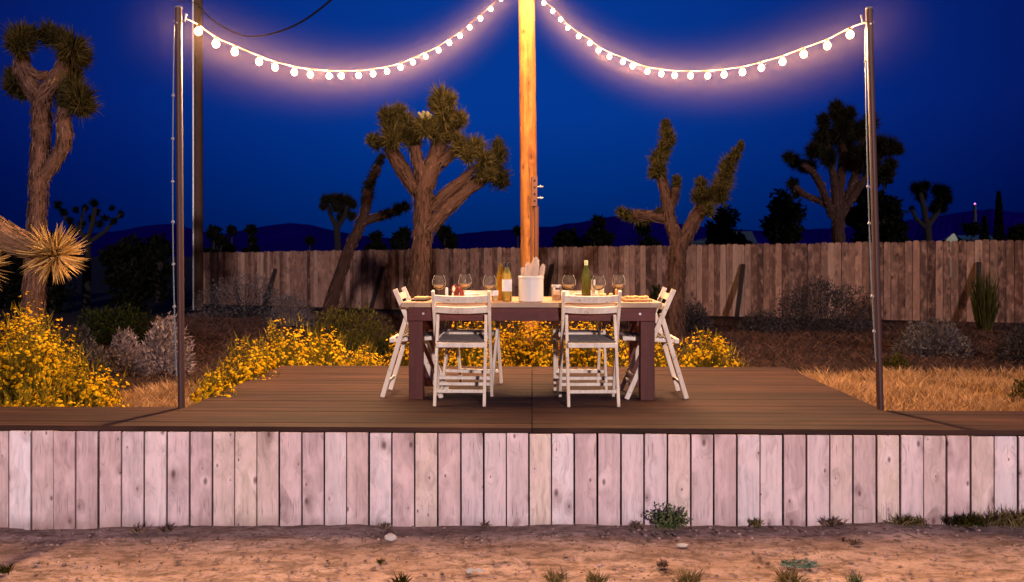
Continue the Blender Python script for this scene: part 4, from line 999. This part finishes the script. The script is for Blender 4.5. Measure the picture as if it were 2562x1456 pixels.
shrub('dry_bush', 'bare reddish twig bush right of the yellow flowers behind the platform', 1782, 8.5, .34, .40, (M['drygrass'], M['drygrass']), stems=260, leaves=120, lsize=.05, group=GS, twig=.005)

def flower_bush(label, px, d, w, h, n, depth=None, ns=150, zoff=0.0, yshift=0):
    p = at(px, 641, d); base = Vector((p.x, p.y, gz(p.x, p.y) - .03 + zoff))
    t = thing('flowering_bush', label, 'flowering bush', base, 0, 'yellow flowering bushes around the deck')
    h *= 1.12; w *= 1.08; rx = w / 2; ry = (depth or w * .75) / 2; sm = MB(); fl = MB()
    def bloom(q, nrm, r):
        n6 = 6; nrm = nrm.normalized(); a = nrm.orthogonal().normalized(); b = nrm.cross(a); c0 = len(fl.v); rr = random.random()
        fl.v.append(tuple(q + nrm * r * .55))
        for k in range(n6):
            an = 2 * math.pi * k / n6; f = r * random.uniform(.85, 1.1); fl.v.append(tuple(q + (a * math.cos(an) + b * math.sin(an)) * f))
        for k in range(n6): fl.face((c0, c0 + 1 + k, c0 + 1 + (k + 1) % n6), rr)
        fl.face(tuple(c0 + 1 + k for k in range(n6))[::-1], rr * .5)
    for q, v in dome_pts(int(n * 2.0), rx, ry, h, .45):
        if noise.noise((q + base) * 7.5) < random.uniform(-.55, .22): continue
        bloom(q, (v + Vector((0, -.3, .5)) + rand_dir() * .5), random.choice((.008, .011, .013, .016, .019)))
        if random.random() < .35: bloom(q + rand_dir() * .018, v + rand_dir() * .6, random.uniform(.009, .015))
        if random.random() < .6:
            s0 = Vector((q.x * .45, q.y * .45, max(0, q.z * .35))); sm.blade(s0, q, .006, random.random())
    for q, v in dome_pts(ns, rx, ry, h, .2):
        for _ in range(4):
            e = q + rand_dir() * .04; sm.blade(e, e + (v * .4 + rand_dir() * .6 + Vector((0, 0, .9))).normalized() * random.uniform(.05, .12), .012, random.random())
        sm.blade((q.x * .3, q.y * .3, 0), q, .008, random.random())
    sm.build('stems', M['flowerstem'], t); tag(fl.build('blossoms', M['flower'], t), kind='stuff')
    return t
FBS = [
 ('large yellow flowering bush at the left edge behind the walkway', 55, 6.75, 1.0, .72, 900, .7),
 ('yellow flowering bush sloping down to the walkway, right of the bush at the left edge', 195, 6.5, .80, .45, 620, .5),
 ('low yellow flowering bush at the foot of the left edge bushes', 110, 6.15, .95, .27, 420, .3),
 ('tall back bush of yellow flowers below the left joshua trunk', 70, 8.0, .95, .78, 600, .7),
 ('yellow flowering bush beside the front left corner of the platform', 535, 6.35, .42, .36, 300, .5),
 ('yellow flowering bush halfway along the left side of the platform', 610, 7.25, .66, .50, 480, .7),
 ('yellow flowering bush at the back left corner of the platform', 715, 8.35, .78, .58, 620, .6),
 ('yellow flowering bush behind the platform, left of the left end chair', 815, 8.5, .62, .50, 420, .5),
 ('low yellow flowering bush at the back edge near the left end chair', 905, 8.35, .52, .36, 260, .4),
 ('yellow flowering bush seen under the table left of its middle', 1190, 8.6, .95, .62, 700, .6),
 ('yellow flowering bush seen under the middle of the table', 1330, 8.7, .95, .66, 760, .7),
 ('yellow flowering bush seen behind the near right chair', 1470, 8.55, .80, .60, 600, .6),
 ('yellow flowering bush between the right table leg and the right end chair', 1625, 8.45, .75, .52, 520, .5),
 ('rightmost yellow flowering bush behind the platform, beside bare red twigs', 1772, 8.35, .72, .50, 560, .45),
 ('small yellow flowering bush behind the left end chair', 1010, 8.6, .5, .50, 260, .5),
]
for f in FBS: flower_bush(f[0], f[1], f[2], f[3], f[4], f[5], f[6], ns=int(f[5] * .45))

# ------------------------------------------------------------------ grasses (uncountable)
def grass(name, label, n, poly, hmin, hmax, w, mat_, lean=.4):
    mb = MB(); xs = [p[0] for p in poly]; ys = [p[1] for p in poly]
    def inside(x, y):
        c = False; j = len(poly) - 1
        for i in range(len(poly)):
            (xi, yi), (xj, yj) = poly[i], poly[j]
            if (yi > y) != (yj > y) and x < (xj - xi) * (y - yi) / (yj - yi) + xi: c = not c
            j = i
        return c
    k = 0; tries = 0
    while k < n and tries < n * 12:
        tries += 1
        x, y = random.uniform(min(xs), max(xs)), random.uniform(min(ys), max(ys))
        if not inside(x, y): continue
        if noise.noise((x * 1.4, y * 1.4, 3)) + .6 * noise.noise((x * 5, y * 5, 1)) < random.uniform(-.9, .35): continue
        for _ in range(3):
            b = Vector((x + random.uniform(-.05, .05), y + random.uniform(-.05, .05), 0)); b.z = gz(b.x, b.y) - .01
            h = random.uniform(hmin, hmax) * (1 + .5 * noise.noise((x * 2, y * 2, 8)))
            mb.blade(b, b + Vector((random.uniform(-lean, lean) * h, random.uniform(-lean, lean) * h, h)), w, random.random(), bend=.012)
        k += 1
    o = mb.build(name, mat_); tag(o, label, 'grass', None, 'stuff')
grass('dry_grass', 'orange dry grass behind the walkway right of the platform', 15000, [(2.5, 5.85), (6, 5.85), (6.5, 8.7), (2.2, 8.7)], .05, .17, .006, M['drygrass'], 1.0)
grass('dry_grass', 'orange dry grass behind the walkway around the left steel post', 3600, [(-3.6, 5.85), (-2.5, 5.85), (-2.55, 7.4), (-3.7, 7.4)], .05, .17, .006, M['drygrass'], 1.0)
grass('dry_scrub', 'brown trampled dry scrub covering the yard between deck and fence', 26000, [(-9, 7.9), (10, 7.9), (9.5, 17.0), (-9.5, 24)], .03, .10, .008, M['browngrass'], 1.6)

# front yard litter and pebbles
def litter():
    mb = MB(); k = 0
    while k < 800:
        x = random.uniform(-3.6, 3.6); y = 5.06 - abs(random.gauss(0, .45)) if random.random() < .45 else random.uniform(4.1, 5.05)
        if y < 4.0: continue
        if noise.noise((x * 2.2, y * 3, 2)) < random.uniform(-.6, .5): continue
        z = gz(x, y) + .012; c = Vector((x, y, z)); s = random.uniform(.004, .022)
        for _ in range(random.randint(1, 5)):
            dr = Vector((random.uniform(-1, 1), random.uniform(-1, 1), random.uniform(.0, .5))).normalized(); mb.blade(c, c + dr * s, random.uniform(.003, .009), random.random())
        k += 1
    tag(mb.build('ground_litter', M['litter']), 'dark twigs and dead plant scraps scattered on the sand', 'litter', None, 'stuff')
    mb = MB()
    for _ in range(900):
        x, y = random.uniform(-3.7, 3.7), random.uniform(4.0, 5.06); r = random.uniform(.003, .011)
        mb.ball((x, y, gz(x, y) + .010), r, 6, 4, random.random(), 0, (1.2, 1, .7), .2)
    tag(mb.build('gravel', M['ground']), 'small loose pebbles on the sandy strip', 'gravel', None, 'stuff')
litter()
def gp(px, py):
    """ground point seen at px, py on the sandy strip"""
    d = 4.6
    for _ in range(8):
        p = at(px, py, d); d = F_PX * (EYE - (gz(p.x, p.y) + .012)) / (py - HY)
    p = at(px, py, d); p.z = gz(p.x, p.y) + .008; return p
def tuft(label, px, py, n, L, mat_, spread=.9, w=.006, cat='weed'):
    p = gp(px, py); mb = MB()
    for _ in range(n):
        s0 = Vector((random.gauss(0, L * .25 * max(1, (n / 120) ** .9)), random.gauss(0, L * .15), 0)); v = Vector((random.uniform(-1, 1) * spread, random.uniform(-1, 1) * spread, random.uniform(.35, 1))).normalized()
        mb.blade(s0, s0 + v * L * random.uniform(.4, 1.1), w, random.random(), bend=.006)
    o = mb.build('weed_tuft', mat_, None, p); tag(o, label, cat, 'weed tufts on the sandy strip')
TU = [('straw coloured tuft at the bottom edge just right of the crock', 1390, 1458, 110, .09, 'drystraw'), ('straw coloured tuft at the bottom edge below the near right chair', 1490, 1462, 110, .09, 'drystraw'), ('straw tuft at the bottom edge right of the leafy weed', 1720, 1460, 130, .10, 'drystraw'),
      ('straw and green tuft at the bottom edge far right', 1975, 1460, 130, .10, 'drystraw'), ('green tuft in the bottom right corner area', 2140, 1458, 80, .06, 'weed'), ('dark tuft at the bottom edge left of centre', 1000, 1462, 70, .07, 'olivebush'), ('grey green tuft on the sand left of centre near the bottom edge', 950, 1408, 40, .035, 'olivebush'), ('dark green tuft at the bottom left corner', 12, 1432, 60, .06, 'olivebush'),
      ('low dead tuft on the sand below the leafy weed', 1655, 1415, 60, .05, 'litter'), ('dead reddish tuft on the sand in the right half', 2140, 1362, 60, .05, 'litter'),
      ('green tuft against the boards three boards right of the leafy weed', 1890, 1313, 130, .06, 'drystraw'), ('brownish tuft against the boards in the right quarter', 2080, 1311, 200, .07, 'litter'), ('broad dark tuft against the boards near the right edge', 2270, 1313, 260, .09, 'drystraw'), ('olive tuft against the boards close to the right edge', 2420, 1313, 300, .10, 'olivebush'), ('tall dry tuft in front of the boards at the right edge', 2535, 1312, 340, .15, 'drystraw'),
      ('dead tuft against the boards below the left steel post', 345, 1332, 60, .07, 'litter'), ('dry tuft against the boards in the left quarter', 415, 1330, 80, .07, 'litter'), ('low dead tuft at the boards below the left end chair', 960, 1322, 60, .05, 'litter'), ('low dead tuft at the boards below the crock', 1215, 1316, 60, .05, 'litter'), ('dark dead tuft just left of the leafy weed', 1595, 1318, 60, .06, 'litter')]
for lb, px, py, n, L, m_ in TU: tuft(lb, px, py, n, L, M[m_], .7 if m_ != 'litter' else 1.0)
def leafy_weed():
    p = gp(1672, 1322); t = thing('leafy_weed', 'grey green leafy weed growing against the pale boards', 'weed', p); st = MB(); lf = MB()
    for _ in range(38):
        v = Vector((random.uniform(-1, 1), random.uniform(-.55, .25), random.uniform(.25, 1))).normalized(); L = random.uniform(.08, .165); st.blade((0, 0, 0), v * L, .004, random.random())
        for k in range(16):
            c = v * L * (.25 + .75 * k / 15); dr = (v * .5 + rand_dir()).normalized(); lf.blade(c, c + dr * random.uniform(.016, .034), .012, random.random(), bend=.003)
    st.build('stems', M['weed'], t); lf.build('leaves', M['weed'], t)
leafy_weed()
def flat_patch():
    p = gp(2000, 1412); mb = MB()
    for _ in range(160):
        a = random.uniform(0, 6.28); r = random.random() ** .5; c = Vector((math.cos(a) * r * .105, math.sin(a) * r * .05, .004)); mb.blade(c, c + Vector((random.uniform(-1, 1), random.uniform(-1, 1), .25)).normalized() * .03, .012, random.random())
    t = NT('blue_green_leaves'); m_ = t.bsdf(t.mix(t.rnd(), (.09, .15, .11), (.22, .32, .24)), .8)
    tag(mb.build('ground_cover_plant', m_, None, p), 'flat blue green plant lying on the sand in the right half', 'plant')
flat_patch()
def stone(px, py, r, label, m_, sq=(1.3, 1, .75)):
    p = gp(px, py); mb = MB(); mb.ball((0, 0, r * .4), r, 9, 6, .2, 0, sq, .13); tag(mb.build('stone', m_, None, p), label, 'stone')
stone(976, 1347, .03, 'white angular stone lying below the pale boards left of centre', M['stone'])
stone(1705, 1365, .02, 'pale stone half sunk in the sand below the leafy weed', M['stone'], (1.8, 1, .5))
mb = MB()
for i in range(7):
    a = Vector((random.uniform(-.04, .04), random.uniform(-.02, .02), .01)); mb.quad(a, a + Vector((.03, .004, .006)), a + Vector((.028, .02, .002)), a + Vector((-.002, .016, .008)))
t_ = NT('crumpled_paper'); tag(mb.build('paper_scrap', t_.bsdf((.42, .46, .55), .8), None, gp(1180, 1434)), 'crumpled pale blue scrap on the sand near the bottom edge', 'scrap')

# ------------------------------------------------------------------ beyond the fence
def dark_tree(label, px, d, top, base, w, mats=None, n=900, cone=False, lobes=6, group='dark trees beyond the fence', ls=.22):
    b = at(px, base, d); b.z = gz(b.x, b.y); tp_ = at(px, top, d); H = tp_.z - b.z; W = w / F_PX * d
    t = thing('dark_tree', label, 'tree', b, 0, group); tm = MB(); lf = MB()
    tm.tube([(0, 0, -.2), (0, 0, H * .5), (0, 0, H * .85)], [H * .03 + .05, H * .02 + .03, .03], 8)
    mt = mats or (M['darkbark'], M['darkleaf'])
    if cone:
        for _ in range(n):
            z = random.random() ** 1.2; r = (1 - z) ** .8 * W / 2 * random.uniform(.3, 1) ** .5; a = random.uniform(0, 6.28); c = Vector((r * math.cos(a), r * math.sin(a), H * (.06 + .94 * z)))
            lf.blade(c, c + Vector((math.cos(a) * .5, math.sin(a) * .5, .8)).normalized() * ls * 1.6, ls * .6, random.random())
    else:
        for i in range(lobes):
            a = random.uniform(0, 6.28); rr = random.uniform(.1, .36) * W; c0 = Vector((rr * math.cos(a), rr * math.sin(a), H * random.uniform(.4, .82))); R_ = random.uniform(.18, .30) * W
            if i == 0: c0 = Vector((0, 0, H - min(R_, H * .3) * .8))
            tm.tube([(0, 0, H * .3), c0 * .7 + Vector((0, 0, H * .08)), c0], [.08, .05, .03], 6)
            for _ in range(n // lobes):
                v = rand_dir(); k = random.uniform(.35, 1.05); c = c0 + Vector((v.x * R_ * k, v.y * R_ * k, v.z * min(R_, H * .3) * k)); lf.blade(c, c + rand_dir() * ls, ls * .7, random.random())
            for _ in range(n // lobes // 4):
                c = Vector((c0.x * random.random(), c0.y * random.random(), H * random.uniform(.05, .5))) + rand_dir() * W * .2; c.z = max(.1, c.z); lf.blade(c, c + rand_dir() * ls, ls * .7, random.random())
    tm.build('trunk', mt[0], t); lf.build('crown', mt[1], t)
DT = [('broad dark tree behind the fence left of the big dark joshua tree', 1955, 34, 480, 625, 120, 2600, 9), ('dark bushy tree behind the fence between house roof and two armed joshua tree', 1815, 38, 520, 620, 130, 2000, 8), ('tall black tree beside the right post, behind the dark joshua tree', 2210, 33, 425, 625, 110, 3000, 10), ('black tree filling the gap just right of the right post', 2160, 35, 470, 625, 120, 2200, 8),
      ('round dark bush above the fence right of the timber pole', 1425, 36, 578, 628, 120, 1500, 7), ('small round dark tree above the fence, second right of the timber pole', 1498, 34, 545, 625, 68, 1500, 6), ('dark bush above the fence below the left branch of the two armed tree', 1610, 36, 560, 625, 76, 1400, 6), ('dark bush above the fence just right of the big joshua trunk', 1112, 38, 570, 635, 80, 1400, 6), ('dark bush above the fence just left of the big joshua trunk', 1008, 38, 575, 632, 70, 1200, 6),
      ('low dark bush above the fence left of the big joshua tree', 940, 42, 582, 635, 60, 900, 5), ('low dark bush above the fence right of the leaning joshua tree', 775, 44, 596, 640, 40, 700, 4), ('dark tuft of trees above the fence next to the utility pole', 535, 40, 566, 640, 60, 1200, 6), ('thin dark tree above the fence, second right of the utility pole', 580, 44, 570, 640, 50, 1000, 5), ('thin dark tree above the fence, third right of the utility pole', 628, 46, 566, 640, 40, 800, 5),
      ('dark bushes above the fence at the right edge of the picture', 2550, 30, 565, 615, 90, 1200, 6), ('dark bush beneath the radio mast', 2430, 45, 560, 610, 80, 1000, 5), ('dark bush right of the small black joshua tree', 2250, 36, 560, 620, 80, 1000, 5),
      ('low dark bush at the left end of the fence', 395, 30, 590, 690, 80, 1200, 6), ('dark shrub mass left of the steel post', 330, 22, 600, 700, 130, 1800, 8), ('dark bush behind the tall left joshua trunk', 130, 24, 590, 690, 120, 1500, 7), ('dark bush at the far left edge', 20, 26, 600, 690, 120, 1400, 7),
      ('small dark bush left of the timber pole above the fence', 1295, 40, 572, 630, 30, 500, 4)]
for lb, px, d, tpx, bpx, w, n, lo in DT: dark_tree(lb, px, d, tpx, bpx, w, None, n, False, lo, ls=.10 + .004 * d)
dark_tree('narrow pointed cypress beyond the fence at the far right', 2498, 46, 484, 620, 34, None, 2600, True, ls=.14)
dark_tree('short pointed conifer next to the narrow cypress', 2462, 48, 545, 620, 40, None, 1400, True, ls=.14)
joshua('dark spindly joshua tree silhouette behind the tall left trunk', 26.0, [[(215, 720, 11), (218, 640, 10), (216, 590, 9)], [(216, 600, 7), (190, 570, 6), (170, 555, 5), (150, 520, 4)], [(218, 600, 7), (232, 560, 6), (238, 520, 5)], [(218, 610, 6), (262, 580, 5), (285, 555, 4), (300, 535, 3)], [(200, 580, 5), (205, 545, 4), (212, 520, 3)]],
       [(145, 512, 14), (160, 530, 13), (175, 550, 12), (236, 508, 14), (240, 530, 13), (228, 545, 12), (285, 552, 12), (302, 535, 12), (280, 520, 10), (212, 520, 12), (190, 525, 11), (262, 545, 12), (250, 560, 13), (205, 560, 14), (180, 575, 14)], JN, conv=cv, per=90, leafw=.04, thatch=.15, depthvar=.5, seglen=.5)

def house(label, px0, px1, d, eave, ridge, roofm, wallm, px_r0=None, px_r1=None, group=None):
    a = at(px0, eave, d); b = at(px1, eave, d); c = (a + b) / 2; w = (b - a).length; H = a.z; rz = math.atan2(b.y - a.y, b.x - a.x)
    t = thing('house', label, 'house', (c.x, c.y, 0), rz, group); dz = at(px0, ridge, d).z - H; D = w * .6
    mb = MB(); mb.box((0, D / 2, H / 2), (w * .94, D * .92, H - .02)); mb.build('wall', wallm, t)
    mb = MB(); o = .0
    x0, x1 = (-w / 2, w / 2); r0, r1 = (x0 if px_r0 is None else (px_r0 - (px0 + px1) / 2) / F_PX * d), (x1 if px_r1 is None else (px_r1 - (px0 + px1) / 2) / F_PX * d)
    V = [(x0, 0, H), (x1, 0, H), (x1, D, H), (x0, D, H), (r0, D / 2, H + dz), (r1, D / 2, H + dz)]
    n = len(mb.v); mb.v += V
    for f in ((0, 1, 5, 4), (2, 3, 4, 5), (1, 2, 5), (3, 0, 4), (0, 3, 2, 1)): mb.face(f)
    mb.build('roof', roofm, t); return t
house('low house with bluish sloping roof above the fence right of the two armed tree', 1725, 1895, 55, 608, 577, M['roof'], M['darkwall'], 1845, 1895)
house('pale gabled house end catching light above the fence at far right', 2366, 2396, 60, 600, 584, M['whitewall'], M['whitewall'], 2388, 2392)
house('long low blue roofed house above the fence below the radio mast', 2405, 2490, 62, 598, 588, M['tank'], M['darkwall'])
def tank():
    d = 40; c = at(2180, 641, d); t = thing('water_tank', 'round blue water tank with domed top above the fence at the right post', 'tank', (c.x, c.y, 0)); r = 44 / F_PX * d; ze = at(0, 603, d).z; zt = at(0, 580, d).z
    mb = MB(); mb.lathe([(0, 0), (r, 0), (r, ze)], 28); mb.build('drum', M['tank'], t)
    mb = MB(); mb.lathe([(r + .02, ze)] + [(r * math.cos(a), ze + (zt - ze) * math.sin(a)) for a in [math.pi / 2 * i / 8 for i in range(1, 8)]] + [(0, zt)], 28); mb.build('dome', M['tank'], t, smooth=True)
tank()
def mast():
    d = 90; b = at(2438, 641, d); top = at(2438, 512, d); t = thing('radio_mast', 'thin dark radio mast with a pink beacon on the far right skyline', 'mast', (b.x, b.y, 0)); H = top.z; mb = MB()
    for k in range(3):
        a = 2.1 * k; mb.tube([(.3 * math.cos(a), .3 * math.sin(a), 0), (.08 * math.cos(a), .08 * math.sin(a), H)], .05, 5)
    for i in range(12):
        z = H * i / 12; mb.tube([(.3, 0, z), (-.2, .2, z + H / 12)], .03, 4)
    mb.build('lattice', M['mast'], t); mb = MB(); mb.ball((0, 0, H + .1), .09, 10, 8); mb.build('beacon', M['beacon'], t)
mast()

# ------------------------------------------------------------------ camera, world, front fill
cam = bpy.data.cameras.new('camera'); co = bpy.data.objects.new('camera', cam); C.objects.link(co)
co.location = (0, 0, EYE); co.rotation_euler = (R(90), 0, TH); cam.sensor_width = 36; cam.lens = 36 * F_PX / 2561
cam.shift_y = -(728 - 641) / 2561; cam.clip_start = .05; cam.clip_end = 20000
cam.dof.use_dof = True; cam.dof.focus_distance = 6.2; cam.dof.aperture_fstop = 3.2
bpy.context.scene.camera = co

SUN_AZ, SUN_EL = R(13), R(10.5)   # azimuth to the right of straight behind the camera
w = bpy.data.worlds.new('World'); bpy.context.scene.world = w; w.use_nodes = True
nt = w.node_tree; nt.nodes.clear()
def N(typ, **kw):
    x = nt.nodes.new(typ)
    for k, v in kw.items(): setattr(x, k, v)
    return x
out = N('ShaderNodeOutputWorld'); bg = N('ShaderNodeBackground'); nt.links.new(bg.outputs[0], out.inputs[0])
tc = N('ShaderNodeTexCoord')
nrm = N('ShaderNodeVectorMath', operation='NORMALIZE'); nt.links.new(tc.outputs['Generated'], nrm.inputs[0])
gl = (FW * math.cos(R(9)) + Vector((0, 0, math.sin(R(9))))).normalized()
dot = N('ShaderNodeVectorMath', operation='DOT_PRODUCT'); nt.links.new(nrm.outputs[0], dot.inputs[0]); dot.inputs[1].default_value = gl
ra = N('ShaderNodeValToRGB'); nt.links.new(dot.outputs['Value'], ra.inputs[0]); e = ra.color_ramp.elements
stops = [(0.0, (0.002, 0.010, 0.075)), (0.84, (0.0, 0.0065, 0.105)), (0.91, (0.0, 0.015, 0.17)), (0.965, (0.0, 0.028, 0.235)), (1.0, (0.0, 0.037, 0.275))]
while len(e) < len(stops): e.new(.5)
for i, (p, c) in enumerate(stops): e[i].position = p; e[i].color = (*c, 1)
sz = N('ShaderNodeSeparateXYZ'); nt.links.new(nrm.outputs[0], sz.inputs[0])
rz = N('ShaderNodeValToRGB'); nt.links.new(sz.outputs[2], rz.inputs[0]); e = rz.color_ramp.elements
e[0].position = 0.0; e[0].color = (.5, .42, .40, 1); e[1].position = 0.17; e[1].color = (1, 1, 1, 1)
hm = N('ShaderNodeMix', data_type='RGBA', blend_type='MULTIPLY'); hm.inputs[0].default_value = 1; nt.links.new(ra.outputs[0], hm.inputs[6]); nt.links.new(rz.outputs[0], hm.inputs[7])
sky = N('ShaderNodeTexSky', sky_type='NISHITA'); sky.sun_disc = False; sky.sun_elevation = SUN_EL * 0 + R(-3); sky.sun_rotation = R(180) - SUN_AZ
mulc = N('ShaderNodeMix', data_type='RGBA', blend_type='MULTIPLY'); mulc.inputs[0].default_value = 1; nt.links.new(sky.outputs[0], mulc.inputs[6]); mulc.inputs[7].default_value = (.02, .05, .12, 1)
add = N('ShaderNodeMix', data_type='RGBA', blend_type='ADD'); add.inputs[0].default_value = 1; nt.links.new(hm.outputs[2], add.inputs[6]); nt.links.new(mulc.outputs[2], add.inputs[7])
nt.links.new(add.outputs[2], bg.inputs[0]); bg.inputs[1].default_value = 1.0
sl = bpy.data.lights.new('front_fill', 'SUN'); sl.energy = 2.6; sl.angle = R(2.0); sl.color = (1.0, 0.81, 0.83)  # sun lamp stands in for an unseen house light behind the camera
so = bpy.data.objects.new('front_fill', sl); C.objects.link(so)
dirn = Vector((-math.sin(SUN_AZ) * math.cos(SUN_EL), math.cos(SUN_AZ) * math.cos(SUN_EL), -math.sin(SUN_EL)))
so.rotation_euler = dirn.to_track_quat('-Z', 'Y').to_euler(); so.location = (1, -6, 4)

sc = bpy.context.scene
sc.render.engine = 'CYCLES'; sc.view_settings.view_transform = 'Standard'; sc.view_settings.look = 'None'; sc.view_settings.exposure = 0; sc.view_settings.gamma = 1
sc.cycles.use_denoising = True
try: sc.cycles.denoiser = 'OPENIMAGEDENOISE'
except Exception: pass
sc.cycles.max_bounces = 10; sc.cycles.diffuse_bounces = 3; sc.cycles.transmission_bounces = 10; sc.cycles.transparent_max_bounces = 8; sc.cycles.volume_bounces = 0
sc.cycles.sample_clamp_indirect = 4.0; sc.cycles.caustics_reflective = False; sc.cycles.caustics_refractive = False
sc.cycles.volume_step_rate = 1.0; sc.cycles.volume_max_steps = 64
